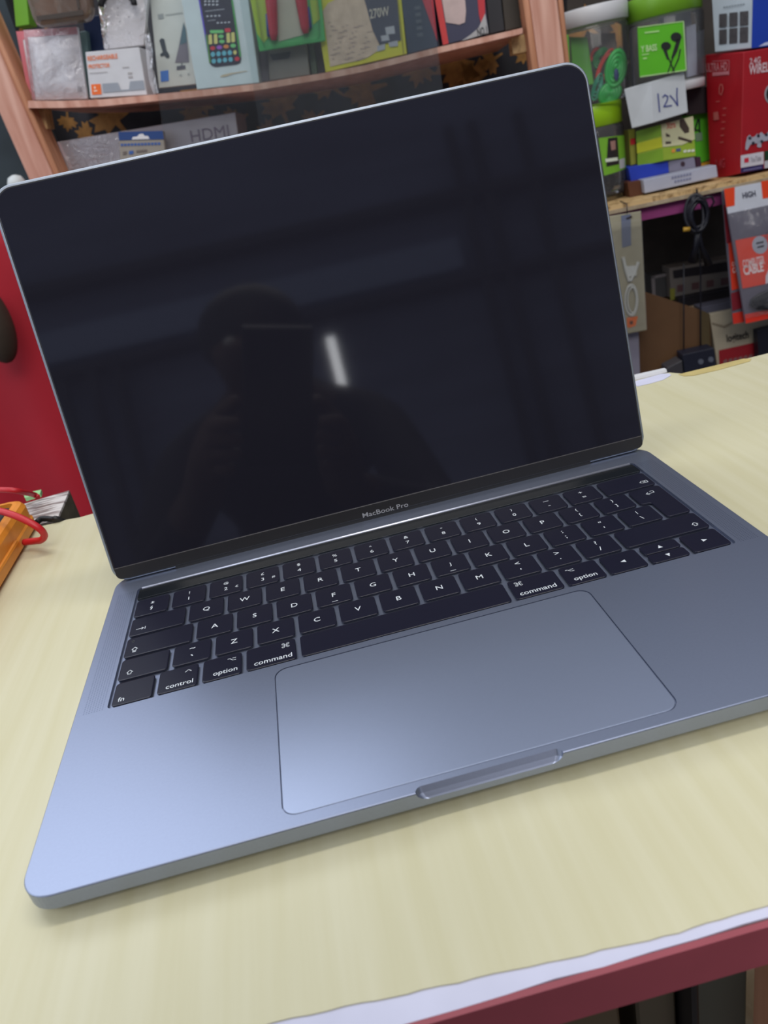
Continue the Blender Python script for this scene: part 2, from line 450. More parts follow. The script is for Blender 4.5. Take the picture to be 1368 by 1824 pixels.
# ------------------------------------------------------------------ laptop
mm = 0.001
LW = 304.1
lap = thing('laptop', (0.152, 0.10, ZT), 'open grey aluminium laptop with black screen and keyboard on the cream counter', 'laptop')
def rr(x0, y0, x1, y1, r, ins=0.0, n=8): return [(p[0] * mm, p[1] * mm) for p in round_poly(rect(x0, y0, x1, y1), r, n, ins)]
BY = 205.5
rings = [flat(rr(0, 0, LW, BY, 11, i, 10), z * mm) for i, z in ((9, -9.9), (5.5, -9.4), (2.6, -8.4), (0.8, -7.0), (0, -5.9), (0, -0.45), (0.12, -0.2), (0.4, 0.0))]
base = MB().loft(rings).out('base', M['alu'], lap, smooth=False, org=(0.152, 0.1, 0))
WX0, WX1, WY0, WY1 = 13.6, 290.3, 88.0, 187.6
cut = MB().loft([flat(rr(WX0, WY0, WX1, WY1, 2.2), z * mm) for z in (-1.7, 1.0)]).out('cutter', M['alu']); boolean(base, cut)
TX0, TX1, TY0, TY1 = 84.2, 219.9, 5.0, 84.3
cut = MB().loft([flat(rr(TX0, TY0, TX1, TY1, 5.2), z * mm) for z in (-1.0, 1.0)]).out('cutter', M['alu']); boolean(base, cut)
# thumb scoop
sc_o = [(127.6, -3), (176.4, -3), (176.4, 2.6), (127.6, 2.6)]
cut = MB().loft([flat([(p[0] * mm, p[1] * mm) for p in round_poly([(127.3 + a, -3), (176.6 - a, -3), (176.6 - a, yb), (127.3 + a, yb)], [0.1, 0.1, 2.4, 2.4], 6)], z * mm)
                 for a, yb, z in ((3.6, -0.30, -3.95), (1.6, 0.35, -3.1), (0.4, 1.3, -1.75), (0, 2.45, 0.0), (0, 3.0, 1.0))]).out('cutter', M['alu']); boolean(base, cut)
# hinge cut-out at the back edge
cut = MB().box(32.8 * mm, 201.0 * mm, -8 * mm, 271.3 * mm, 220 * mm, 2 * mm).out('cutter', M['alu']); boolean(base, cut)
for p in base.data.polygons: p.use_smooth = False
MB().loft([flat(rr(33.2, 201.3, 270.9, BY + 0.5, 0.5), z * mm) for z in (-7.5, -1.6)]).out('hinge', M['rubber'], lap)
for fx, fy in ((20, 18), (284, 18), (20, 188), (284, 188)):
    MB().lathe((fx * mm, fy * mm, 0), [(6 * mm, -11.2 * mm), (7 * mm, -10.6 * mm), (7 * mm, -9.6 * mm)], 24).out('rubber_foot', M['rubber'], lap)
pad = MB().loft([flat(rr(TX0 + 0.35, TY0 + 0.35, TX1 - 0.35, TY1 - 0.35, 5.0, i), z * mm) for i, z in ((0, -0.9), (0, -0.16), (0.18, -0.05), (0.5, -0.04))]).out('trackpad', M['alu_pad'], lap)
well_m = mat('keyboard_well', (0.20, 0.22, 0.30), 0.45, 0.7, var=0.02)
MB().loft([flat(rr(WX0 + .05, WY0 + .05, WX1 - .05, WY1 - .05, 2.2), z * mm) for z in (-1.69, -1.35)]).out('keyboard_plate', M['alu'], lap)
TB = round_poly(rect(14.6, 176.0, 289.3, 186.2), 1.5, 4)
MB().loft([flat([(p[0] * mm, p[1] * mm) for p in round_poly(rect(14.6, 176.2, 289.3, 186.4), 1.2, 4, i)], z * mm) for i, z in ((0, -1.4), (0, -0.25), (0.2, -0.12))]).out('touch_bar', M['touch'], lap)
# bevelled rim behind the touch bar, its highlight put into the paler metal
rim = MB(); rim.tube([(16 * mm, 187.3 * mm, -0.25 * mm), (288.2 * mm, 187.3 * mm, -0.25 * mm)], 0.75 * mm, 10)
rim.out('bevelled_rim', M['rim_highlight'], lap, smooth=True)

def glyph(shape, cx, cy, s, mb, z):
    """simple drawn symbols as thin strokes; shape is a list of polylines in a -1..1 box"""
    for pl in shape:
        pts = [Vector((cx + x * s, cy + y * s)) for x, y in pl[0]]
        wd = 0.16 * mm * (pl[1] if len(pl) > 1 else 1)
        for a, b_ in zip(pts, pts[1:]):
            d = (b_ - a); L = d.length
            if L < 1e-9: continue
            d /= L; nn = Vector((-d.y, d.x)) * wd; e = d * wd * 0.6
            q = [a - nn - e, b_ - nn + e, b_ + nn + e, a + nn - e]
            mb.add([(v.x, v.y, z) for v in q], [(0, 1, 2, 3)])
UPARROW = [([(-.9, 0), (0, .95), (.9, 0), (.45, 0), (.45, -.8), (-.45, -.8), (-.45, 0), (-.9, 0)],)]
CAPS = UPARROW + [([(-.45, -1.05), (.45, -1.05), (.45, -1.4), (-.45, -1.4), (-.45, -1.05)],)]
TABS = [([(-1.3, 0), (.9, 0)],), ([(.3, .5), (1, 0), (.3, -.5)],), ([(1.3, .6), (1.3, -.6)],)]
RET = [([(1.1, .8), (1.1, -.2), (-1.0, -.2)],), ([(-.4, .4), (-1.1, -.2), (-.4, -.8)],), ([(.3, .8), (1.1, .8)],)]
DEL = [([(-1.3, 0), (-.6, .7), (1.1, .7), (1.1, -.7), (-.6, -.7), (-1.3, 0)],), ([(-.2, .3), (.5, -.3)],), ([(-.2, -.3), (.5, .3)],)]
CMD = []
for sx in (-1, 1):
    for sy in (-1, 1):
        CMD.append(([(sx * .35 + .0, sy * .35), (sx * .35, sy * .85), (sx * .6, sy * 1.0), (sx * .95, sy * .85), (sx * .95, sy * .5), (sx * .8, sy * .35), (sx * .35, sy * .35)],))
CMD.append(([(-.35, -.35), (.35, -.35), (.35, .35), (-.35, .35), (-.35, -.35)],))
OPT = [([(-1.1, .45), (-.5, .45), (.3, -.5), (1.1, -.5)],), ([(.2, .45), (1.1, .45)],)]
CTL = [([(-.8, -.3), (0, .5), (.8, -.3)],)]
CIRC = [([(math.cos(a * math.pi / 6), math.sin(a * math.pi / 6)) for a in range(13)], 1.6)]
KZ = 0.02 * mm
def legend_text(mb, s, cx, cy, h=None, w=None, bold=0.0, z=KZ, just='c', ref=None):
    vs, fs, tw, th = text_mesh(s, bold)
    sc = (h / th) if h else (w / tw)
    x0 = cx - tw * sc / 2 if just == 'c' else (cx if just == 'l' else cx - tw * sc)
    mb.add([(x0 + x * sc, cy - th * sc / 2 + y * sc, z) for x, y in vs], fs)

def keycap(x0, y0, x1, y1, draw=None, poly=None, label=None):
    P = poly or rect(x0, y0, x1, y1)
    kc = MB().loft([[(p[0] * mm, p[1] * mm, z * mm) for p in round_poly(P, 1.6, 4, i)] for i, z in ((0.25, -1.2), (0.0, -0.55), (0, -0.20), (0.12, -0.06), (0.45, 0.0))]).out('keycap', M['key'], lap)
    if draw:
        mb = MB(); draw(mb, (x0 + x1) / 2 * mm, (y0 + y1) / 2 * mm, x0 * mm, y0 * mm, x1 * mm, y1 * mm)
        mb.out('legend', M['keytop_print'], kc)
    return kc
P0, PW, PP = 15.2, 17.0, 19.03
ROWS = [89.0, 106.3, 123.5, 140.8, 158.0]
KH = 15.4
def letter(ch):
    def d(mb, cx, cy, *a):
        vs = 3.3 * mm
        if ch == 'Q': legend_text(mb, ch, cx, cy, h=3.8 * mm, bold=0.006)
        else: legend_text(mb, ch, cx, cy, h=vs, bold=0.006)
        if ch in 'FJ': mb.add([(cx - 1.4 * mm, cy - 6.0 * mm, KZ), (cx + 1.4 * mm, cy - 6.0 * mm, KZ), (cx + 1.4 * mm, cy - 5.7 * mm, KZ), (cx - 1.4 * mm, cy - 5.7 * mm, KZ)], [(0, 1, 2, 3)])
    return d
def two(top, bot, ht=2.3, hb=2.5, extra=None):
    def d(mb, cx, cy, *a):
        legend_text(mb, top, cx, cy + 3.1 * mm, h=ht * mm, bold=0.006)
        legend_text(mb, bot, cx, cy - 2.4 * mm, h=hb * mm, bold=0.006)
        if extra: legend_text(mb, extra, cx + 5.6 * mm, cy - 2.6 * mm, h=2.1 * mm, bold=0.006)
    return d
nums = [('±', '§', 2.2, 3.4), ('!', '1'), ('@', '2', 2.6, 2.8, '€'), ('£', '3', 2.5, 2.8, '#'), ('$', '4', 3.0, 2.8), ('%', '5'), ('^', '6', 1.2, 2.8), ('&', '7'), ('*', '8', 1.3, 2.8), ('(', '9', 2.8, 2.8), (')', '0', 2.8, 2.8), ('_', '-', .35, .45), ('+', '=', 2.0, 1.2)]
for i, t in enumerate(nums):
    x = P0 + PP * i
    keycap(x, ROWS[4], x + PW, ROWS[4] + KH + 0.4, two(t[0], t[1], t[2] if len(t) > 2 else 2.6, t[3] if len(t) > 3 else 2.8, t[4] if len(t) > 4 else None))
keycap(P0 + PP * 13, ROWS[4], 288.7, ROWS[4] + KH + 0.4, lambda mb, cx, cy, x0, y0, x1, y1: glyph(DEL, x1 - 4.2 * mm, y0 + 5.0 * mm, 1.7 * mm, mb, KZ))
keycap(P0, ROWS[3], 42.0, ROWS[3] + KH, lambda mb, cx, cy, x0, y0, x1, y1: glyph(TABS, x0 + 5.2 * mm, y0 + 5.2 * mm, 1.7 * mm, mb, KZ))
for i, ch in enumerate('QWERTYUIOP'):
    x = 44.0 + PP * i; keycap(x, ROWS[3], x + PW, ROWS[3] + KH, letter(ch))
for i, t in ((10, ('{', '[')), (11, ('}', ']'))):
    x = 44.0 + PP * i; keycap(x, ROWS[3], x + PW, ROWS[3] + KH, two(t[0], t[1], 3.2, 3.0))
keycap(P0, ROWS[2], 46.7, ROWS[2] + KH, lambda mb, cx, cy, x0, y0, x1, y1: (glyph(CAPS, x0 + 4.6 * mm, y0 + 5.4 * mm, 1.6 * mm, mb, KZ), glyph(CIRC, x0 + 3.0 * mm, y1 - 3.0 * mm, 0.35 * mm, mb, KZ)))
for i, ch in enumerate('ASDFGHJKL'):
    x = 48.8 + PP * i; keycap(x, ROWS[2], x + PW, ROWS[2] + KH, letter(ch))
for i, t in ((9, (':', ';', 2.2, 2.8)), (10, ('"', "'", 1.3, 1.3)), (11, ('|', '\\', 3.0, 3.0))):
    x = 48.8 + PP * i; keycap(x, ROWS[2], x + PW, ROWS[2] + KH, two(*t))
keycap(272.2, ROWS[2], 288.8, ROWS[3] + KH, lambda mb, cx, cy, x0, y0, x1, y1: glyph(RET, x1 - 7.5 * mm, y1 - 6.2 * mm, 2.0 * mm, mb, KZ),
       poly=[(277.2, ROWS[2]), (288.8, ROWS[2]), (288.8, ROWS[3] + KH), (272.2, ROWS[3] + KH), (272.2, ROWS[3]), (277.2, ROWS[3])])
keycap(P0, ROWS[1], 37.1, ROWS[1] + KH, lambda mb, cx, cy, x0, y0, x1, y1: glyph(UPARROW, x0 + 4.8 * mm, y0 + 4.6 * mm, 1.6 * mm, mb, KZ))
keycap(39.2, ROWS[1], 39.2 + PW, ROWS[1] + KH, two('~', '`', 0.8, 1.1))
for i, ch in enumerate('ZXCVBNM'):
    x = 58.3 + PP * i; keycap(x, ROWS[1], x + PW, ROWS[1] + KH, letter(ch))
for i, t in ((7, ('<', ',', 2.4, 1.2)), (8, ('>', '.', 2.4, .6)), (9, ('?', '/', 3.0, 3.2))):
    x = 58.3 + PP * i; keycap(x, ROWS[1], x + PW, ROWS[1] + KH, two(*t))
keycap(58.3 + PP * 10, ROWS[1], 288.7, ROWS[1] + KH, lambda mb, cx, cy, x0, y0, x1, y1: glyph(UPARROW, x1 - 4.9 * mm, y0 + 4.8 * mm, 1.6 * mm, mb, KZ))
def word(wd, w, just, sym=None, sx=0):
    def d(mb, cx, cy, x0, y0, x1, y1):
        x = {'l': x0 + 2.4 * mm, 'r': x1 - 1.8 * mm, 'c': cx}[just]
        legend_text(mb, wd, x, y0 + 3.6 * mm, w=w * mm, bold=0.006, just=just)
        if sym: glyph(sym, (x1 - 4.3 * mm) if sx > 0 else (x0 + 4.3 * mm), y1 - 4.0 * mm, 1.6 * mm, mb, KZ)
    return d
keycap(15.2, ROWS[0], 32.2, ROWS[0] + KH, word('fn', 2.7, 'l'))
keycap(34.3, ROWS[0], 51.3, ROWS[0] + KH, word('control', 11.6, 'r', CTL, 1))
keycap(53.4, ROWS[0], 70.3, ROWS[0] + KH, word('option', 10.4, 'r', OPT, 1))
keycap(72.4, ROWS[0], 94.0, ROWS[0] + KH, word('command', 16.4, 'r', CMD, 1))
keycap(96.2, ROWS[0], 188.6, ROWS[0] + KH)
keycap(190.7, ROWS[0], 212.4, ROWS[0] + KH, word('command', 16.4, 'l', CMD, -1))
keycap(214.5, ROWS[0], 231.6, ROWS[0] + KH, word('option', 10.4, 'c', OPT, -1))
def tri(ax, dx, dy):
    def d(mb, cx, cy, x0, y0, x1, y1):
        s = 1.1 * mm
        px_, py_ = -dy, dx
        mb.add([(cx + dx * s * 1.1, cy + dy * s * 1.1, KZ), (cx - dx * s + px_ * s, cy - dy * s + py_ * s, KZ), (cx - dx * s - px_ * s, cy - dy * s - py_ * s, KZ)], [(0, 1, 2)])
    return d
keycap(233.6, ROWS[0], 250.5, ROWS[0] + KH, tri(0, -1, 0))
keycap(252.6, ROWS[0] + 7.9, 269.6, ROWS[0] + KH, tri(0, 0, 1))
keycap(252.6, ROWS[0], 269.6, ROWS[0] + 7.3, tri(0, 0, -1))
keycap(271.7, ROWS[0], 288.7, ROWS[0] + KH, tri(0, 1, 0))

# speaker grilles: rows of fine punched dots
gm = bpy.data.materials.new('perforated_aluminium'); gm.use_nodes = True
nt = gm.node_tree; b = nt.nodes['Principled BSDF']
tc = nt.nodes.new('ShaderNodeTexCoord')
vm = nt.nodes.new('ShaderNodeVectorMath'); vm.operation = 'SCALE'; vm.inputs['Scale'].default_value = 900
fr = nt.nodes.new('ShaderNodeVectorMath'); fr.operation = 'FRACTION'
sb = nt.nodes.new('ShaderNodeVectorMath'); sb.operation = 'SUBTRACT'; sb.inputs[1].default_value = (0.5, 0.5, 0.5)
ml = nt.nodes.new('ShaderNodeVectorMath'); ml.operation = 'MULTIPLY'; ml.inputs[1].default_value = (1, 1, 0)
ln = nt.nodes.new('ShaderNodeVectorMath'); ln.operation = 'LENGTH'
lt = nt.nodes.new('ShaderNodeMath'); lt.operation = 'LESS_THAN'; lt.inputs[1].default_value = 0.24
mx = nt.nodes.new('ShaderNodeMix'); mx.data_type = 'RGBA'; mx.inputs[6].default_value = (0.292, 0.328, 0.440, 1); mx.inputs[7].default_value = (0.17, 0.20, 0.28, 1)
nt.links.new(tc.outputs['Object'], vm.inputs[0]); nt.links.new(vm.outputs[0], fr.inputs[0]); nt.links.new(fr.outputs[0], sb.inputs[0])
nt.links.new(sb.outputs[0], ml.inputs[0]); nt.links.new(ml.outputs[0], ln.inputs[0]); nt.links.new(ln.outputs['Value'], lt.inputs[0])
nt.links.new(lt.outputs[0], mx.inputs[0]); nt.links.new(mx.outputs[2], b.inputs['Base Color'])
b.inputs['Metallic'].default_value = 0.88; b.inputs['Roughness'].default_value = 0.36
for x0, x1 in ((3.4, 12.2), (291.9, 300.7)):
    MB().loft([flat(rr(x0, 88, x1, 186, 0.4, 0, 2), z * mm) for z in (-0.1, 0.012)]).out('speaker_grille', gm, lap)

# lid
LA = math.radians(76.877)
LO = Vector((0, 199.62 * mm, 0.36 * mm)); LV = Vector((0, math.cos(LA), math.sin(LA))); LN = Vector((0, -math.sin(LA), math.cos(LA)))
def lidp(u, v, h): return Vector((u * mm, 0, 0)) + LO + LV * (v * mm) + LN * (h * mm)
LH = 205.4
def lidloft(x0, y0, x1, y1, r, prof):
    return MB().loft([[lidp(p[0], p[1], h) for p in round_poly(rect(x0, y0, x1, y1), r, 10, i)] for i, h in prof])
lid = lidloft(0, 0.3, LW, LH, [8, 8, 11.5, 11.5], ((2.2, -4.7), (0.7, -4.4), (0.0, -3.6), (0.0, -0.5), (0.25, -0.1), (0.7, 0.0))).out('lid', M['alu_rim'], lap, label='thin aluminium lid shell')
lidloft(1.35, 1.2, LW - 1.35, LH - 1.35, [7, 7, 10.2, 10.2], ((0, -0.2), (0, 0.30), (0.2, 0.38))).out('rubber_gasket', M['rubber'], lap)
lidloft(1.9, 8.2, LW - 1.9, LH - 1.9, [0.4, 0.4, 9.8, 9.8], ((0, 0.2), (0, 0.55), (0.15, 0.62))).out('screen', M['screen'], lap, label='glossy black screen glass')
chin = lidloft(1.7, 1.6, LW - 1.7, 8.0, [6, 6, .3, .3], ((0, 0.2), (0, 0.55), (0.15, 0.62))).out('lower_bezel', M['chin'], lap)
lidloft(33.2, -1.0, 270.9, 1.8, 0.3, ((0, -3.5), (0, 0.25))).out('hinge_cover', M['rubber'], lap)
vs, fs, tw, th = text_mesh('MacBook Pro', 0.004)
MB().add([lidp(138.8 + 26.0 * x / tw, 1.7 + 2.55 * y / th * 1.0, 0.66) for x, y in vs], fs).out('printed_name', mat('grey_print', (0.30, 0.30, 0.32), 0.5), chin)
MB().add([lidp(1.9, 7.95, 0.63), lidp(LW - 1.9, 7.95, 0.63), lidp(LW - 1.9, 8.25, 0.63), lidp(1.9, 8.25, 0.63)], [(0, 1, 2, 3)]).out('bezel_seam', mat('seam', (0.10, 0.09, 0.09), 0.4), lap)

# ------------------------------------------------------------------ wooden shelving behind the counter
shelving = thing('wooden_shelving', tuple(C(684, 100, 0)[:2]) + (-0.90,), 'rough pink pine shelving with leaf-patterned lining behind the laptop', 'shelves')
def vpost(name, xl, xr, pyref, d, thick, m, label=None, lean=0.0):
    """upright of square timber through two pixels at pyref"""
    a = C(xl, pyref, d); b_ = C(xr, pyref, d)
    top, bot = 1.0, -0.90
    def at(p, z): return p + CU * (lean * (z - p.z)) + Vector((0, 0, z - p.z))
    f = [at(a, bot), at(b_, bot), at(b_, bot) + CN * thick, at(a, bot) + CN * thick]
    g = [at(a, top), at(b_, top), at(b_, top) + CN * thick, at(a, top) + CN * thick]
    o = MB().hexa(f, g).out(name, m, shelving, label=label); bevel(o, 0.0015); return o
vpost('post', 952, 1000, 60, 0.0, 0.04, M['pine'], lean=-0.045)
vpost('post_edge', 939.5, 951.6, 60, 0.004, 0.036, M['pine_orange'], lean=-0.045)
vpost('post_edge', 1000.4, 1009.5, 60, 0.004, 0.036, M['pine_orange'], lean=-0.03)
vpost('post', 3, 50, 210, 0.0, 0.05, M['pine'], lean=-0.075)
vpost('post_edge', 50.5, 62, 210, 0.004, 0.046, M['pine_orange'], lean=-0.085)

# sagging upper board of the left bay
edge = [(50, 179.5), (110, 179.5), (180, 177), (256, 170), (349, 161), (460, 148.5), (576, 130), (650, 116), (721, 99), (782, 83.5), (860, 66), (931, 49.5)]
th = [13, 12.5, 12.5, 12.2, 12, 12, 11.5, 11.5, 11, 11, 10.5, 10]
rings = []
for (x, y), t in zip(edge, th):
    a = C(x, y, 0.0); b_ = C(x, y + t, 0.0)
    rings.append([b_, a, a + CN * 0.26, b_ + CN * 0.26])
MB().loft(rings).out('shelf_board', M['pine'], shelving, label='sagging pink pine board')
def ledge(px):
    for (xa, ya), (xb, yb) in zip(edge, edge[1:]):
        if xa <= px <= xb: return ya + (yb - ya) * (px - xa) / (xb - xa)
    return edge[0][1] if px < 50 else edge[-1][1]
# lower board of the left bay, hidden behind the lid
a, b_ = C(60, 372, 0.0), C(960, 250, 0.0)
MB().loft([[p - Vector((0, 0, .012)), p, p + CN * 0.26, p + CN * 0.26 - Vector((0, 0, .012))] for p in (a, b_)]).out('shelf_board', M['pine'], shelving)
# right bay board with its lighter lower lip
a, b_ = C(1010, 391, 0.0), C(1480, 292.5, 0.0)
UPV = q = Vector((0, 0, 1))
hb = 0.0066
RZ_A, RZ_B = a, b_
MB().loft([[p - q * 0.0, p + q * hb, p + q * hb + CN * 0.26, p + CN * 0.26] for p in (a, b_)]).out('shelf_board', M['ply'], shelving, label='speckled plywood board')
MB().loft([[p - q * 0.0058 - CN * 0.002, p - CN * 0.002, p + CN * 0.008, p - q * 0.0058 + CN * 0.008] for p in (a, b_)]).out('board_lip', M['ply_pale'], shelving)
a, b_ = C(1010, 700, -.03), C(1560, 600, -.03)
a.z = b_.z = -.3745
MB().loft([[p - UPV * .012, p, p + CN * .29, p + CN * .29 - UPV * .012] for p in (a, b_)]).out('shelf_board', M['ply_pale'], shelving)
# blocks under the boards
def block(name, q, d, t, m, label=None):
    o, f = slab(name, q, d, t, m, parent=shelving); 
    if label: o['label'] = label
    return o, f
block('cleat', [(63, 194), (78, 191), (85, 230), (70, 232)], 0.03, 0.03, M['ply'])
block('cleat', [(911, 67), (937, 60), (941, 92), (914, 97)], 0.03, 0.03, M['ply'])
# lining of the bays with its leaf print
lin = MB().hexa([C(-60, 520, .265), C(1010, 520, .265), C(1010, 520, .275), C(-60, 520, .275)], [C(-60, -160, .265), C(1010, -160, .265), C(1010, -160, .275), C(-60, -160, .275)]).out('lining', M['dark'], shelving, label='black lining')
MB().hexa([C(985, 900, .265), C(1600, 900, .265), C(1600, 900, .275), C(985, 900, .275)], [C(985, -160, .265), C(1600, -160, .265), C(1600, -160, .275), C(985, -160, .275)]).out('lining', mat('brown_lining', (0.045, 0.036, 0.030), 0.8, var=.2), shelving)
def leaf(px, py, s, rot):
    """maple leaf outline about a pixel, s pixels across"""
    P = [(0, 1), (.18, .62), (.42, .70), (.36, .38), (.85, .52), (.74, .25), (1.0, .08), (.58, -.12), (.62, -.34), (.12, -.28), (.06, -.95), (-.06, -.95), (-.12, -.28), (-.62, -.34), (-.58, -.12), (-1.0, .08), (-.74, .25), (-.85, .52), (-.36, .38), (-.42, .70), (-.18, .62)]
    o = C(px, py, 0.2645); k = s / 2 * 1.45 / FPX
    out = []
    for x, y in P:
        X = x * math.cos(rot) - y * math.sin(rot); Y = x * math.sin(rot) + y * math.cos(rot)
        out.append(o + CU * (X * k) + Vector((0, 0, Y * k)))
    c = sum(out, Vector()) / len(out)
    return out, c
lm = MB()
for px, py, s, r in [(200, 208, 84, .5), (155, 240, 44, 1.1), (350, 170, 70, 2.4), (262, 262, 40, .3), (350, 205, 60, 1.2), (500, 190, 70, .2), (585, 150, 60, .8), (560, 215, 48, 2.1), (650, 160, 80, 1.6), (745, 122, 60, 2.8), (815, 118, 84, 2.7), (845, 140, 66, .6), (875, 108, 44, 1.9), (938, 90, 50, 2.2), (1040, 45, 60, .9), (1105, 60, 44, 1.8), (120, 215, 36, 2.8), (420, 215, 50, 1.8), (30, 60, 40, 2), (90, 20, 60, 1), (610, 30, 70, 1), (905, 20, 50, 1), (478, 235, 44, 1)]:
    P, c = leaf(px, py, s, r)
    n = len(lm.v); lm.v += P + [c]; k = len(P)
    for i in range(k): lm.f.append((n + i, n + (i + 1) % k, n + k))
lm.out('leaf_pattern', M['leaf'], lin)

# ------------------------------------------------------------------ goods on the upper left board
def prints(name, f, lst, m, parent, lift=0.0009, **k): return f.polys(name, lst, m, parent, lift, **k)
BROWN = film('brown_tinted_plastic', (0.62, 0.52, 0.44), 0.45, 0.12, 0.25, 20, body=(0.22, 0.15, 0.11))
# lime carton at far left
slab('carton', [(20, -40), (44, -40), (52, 44), (28, 48)], 0.06, 0.03, paint(120, 185, 60), 'small lime green carton behind the brown tinted case', 'carton')
# brown tinted case
def blister(name, q, d, depth, m, label, cat, r=0.25, parent=None):
    """rounded clear shell: outline quad (TL TR BR BL), domed towards the front"""
    f = Face(*[C(p[0], p[1], d) for p in q]); mb = MB()
    W = (f.q[1] - f.q[0]).length; H = (f.q[3] - f.q[0]).length
    def ring(i, out): return [f.at(p[0] / W, 1 - p[1] / H, out) for p in round_poly(rect(0, 0, W, H), r * min(W, H), 5, i)]
    mb.loft([ring(0, 0), ring(0, depth * 0.3), ring(depth * .2, depth * 0.8), ring(depth * .6, depth)])
    return mb.out(name, m, parent, label=label, cat=cat), f
cse, f = blister('plastic_case', [(24, -90), (150, -110), (172, 38), (66, 52)], 0.0, 0.012, BROWN, 'brown tinted plastic case lying over the silver pouch at top left', 'case', r=.16)
prints('rib', f, [r4(.10, .86, .86, .92), r4(.78, .1, .82, .84)], mat('dark_rib', (.06, .045, .035), .3), cse, lift=.0135)
# silver pouch with pink edge, and its twin behind
for k, (dx, lab) in enumerate(((0, 'crinkled silver-white plastic pouch with pink top edge, front of the two'), (-13, 'pink-edged plastic pouch peeping out left behind its twin'))):
    q = [(42 + dx, 54), (137 + dx, 48), (155 + dx, 176), (58 + dx, 178.5)] if k == 0 else [(29, 56), (60, 54), (72, 176), (53, 178)]
    o, f = slab('plastic_pouch', q, 0.02 + 0.012 * k, 0.008, mat('silver_pouch', (0.88, 0.83, 0.87), 0.3, .1, bump=.6, scale=35, var=.12), lab, 'pouch', 'plastic pouches on the upper board')
    prints('pink_edge', f, [r4(0, 0, 1, .10), r4(0, .1, .06, 1)] if k == 0 else [r4(0, 0, 1, .12), r4(0, .12, .3, 1)], paint(215, 120, 130), o)
    if k == 0:
        film_o = MB()
        nx, ny = 14, 16
        vs = []
        for j in range(ny + 1):
            for i in range(nx + 1):
                u, v = i / nx, j / ny
                e = min(u, 1 - u, v, 1 - v)
                vs.append(f.at(u, v, 0.0015 + 0.012 * min(1, e * 4) * (0.75 + 0.25 * math.sin(9 * u + 5 * v) * math.cos(7 * v - 3 * u)) + random.uniform(-.0006, .0006)))
        fs = [(j * (nx + 1) + i, j * (nx + 1) + i + 1, (j + 1) * (nx + 1) + i + 1, (j + 1) * (nx + 1) + i) for j in range(ny) for i in range(nx)]
        film_o.add(vs, fs).out('shiny_film', M['bag'], o, smooth=True)
        prints('barcode', f, [r4(.87 + .02 * i, .82, .88 + .02 * i, .9) for i in range(4)], paint(60, 60, 90), o, lift=.003)
slab('carton', [(142, 56), (153, 55), (166, 172), (154, 174)], 0.045, 0.03, paint(95, 120, 120), 'thin teal-grey carton edge left of the white box with orange writing', 'carton')
slab('carton', [(146, 30), (184, 26), (196, 100), (158, 104)], 0.06, 0.04, paint(22, 42, 78), 'dark blue carton above the white box with orange writing', 'carton')
# white box, orange text
o, f = slab('accessory_box', [(152, 93), (248, 84), (262, 169), (161, 175)], 0.005, 0.05, paint(205, 204, 208), 'white box with two lines of orange writing and an orange square', 'box')
f.text('orange_lettering', 'RECHARGEABLE', .03, .09, .58, .19, paint(232, 120, 62), o)
f.text('orange_lettering', 'PROTECTOR', .03, .27, .42, .36, paint(232, 120, 62), o)
prints('grey_band', f, [[(.24, .70), (.52, .70), (.56, .86), (.70, .86), (.74, .69), (.98, .69), (.98, .88), (.24, .90)]], paint(150, 155, 165), o)
prints('orange_square', f, [r4(.04, .70, .21, .93)], paint(238, 110, 45), o)
prints('square_mark', f, [r4(.09, .75, .12, .80), r4(.08, .83, .14, .86)], paint(245, 215, 195), o, lift=.0014)
prints('small_print', f, [r4(.03, .45, .36, .465), r4(.64, .38, .76, .40), r4(.72, .50, .80, .54), r4(.72, .58, .80, .62)], paint(170, 165, 165), o)
# crinkled clear packets
q1 = [(166, -60), (268, -60), (256, 80), (186, 88)]
o, f = slab('clear_packet', q1, 0.035, 0.012, mat('white_packet', (.62, .60, .60), .4, bump=.4, scale=45), 'crinkled clear packet of white card above the orange-lettered box', 'packet')
mb = MB(); nx, ny = 14, 18; vs = []
for j in range(ny + 1):
    for i in range(nx + 1):
        u, v = i / nx, j / ny; e = min(u, 1 - u, v, 1 - v)
        vs.append(f.at(u, v, 0.001 + .010 * min(1, e * 5) + .0022 * math.sin(22 * (u * .7 + v)) * math.sin(9 * u) * min(1, e * 8)))
mb.add(vs, [(j * (nx + 1) + i, j * (nx + 1) + i + 1, (j + 1) * (nx + 1) + i + 1, (j + 1) * (nx + 1) + i) for j in range(ny) for i in range(nx)]).out('crinkled_film', M['bag'], o, smooth=True)
# black coiled cable on it
mb = MB(); mb.tube([f.at(.46 + .34 * math.cos(a), .50 - .16 * math.sin(a), .016) for a in [math.pi * i / 14 for i in range(15)]], .0045, 8)
mb.out('charging_cable', M['rubber'], smooth=True, label='short black cable bent in an arch on the clear packet at top left', cat='cable')
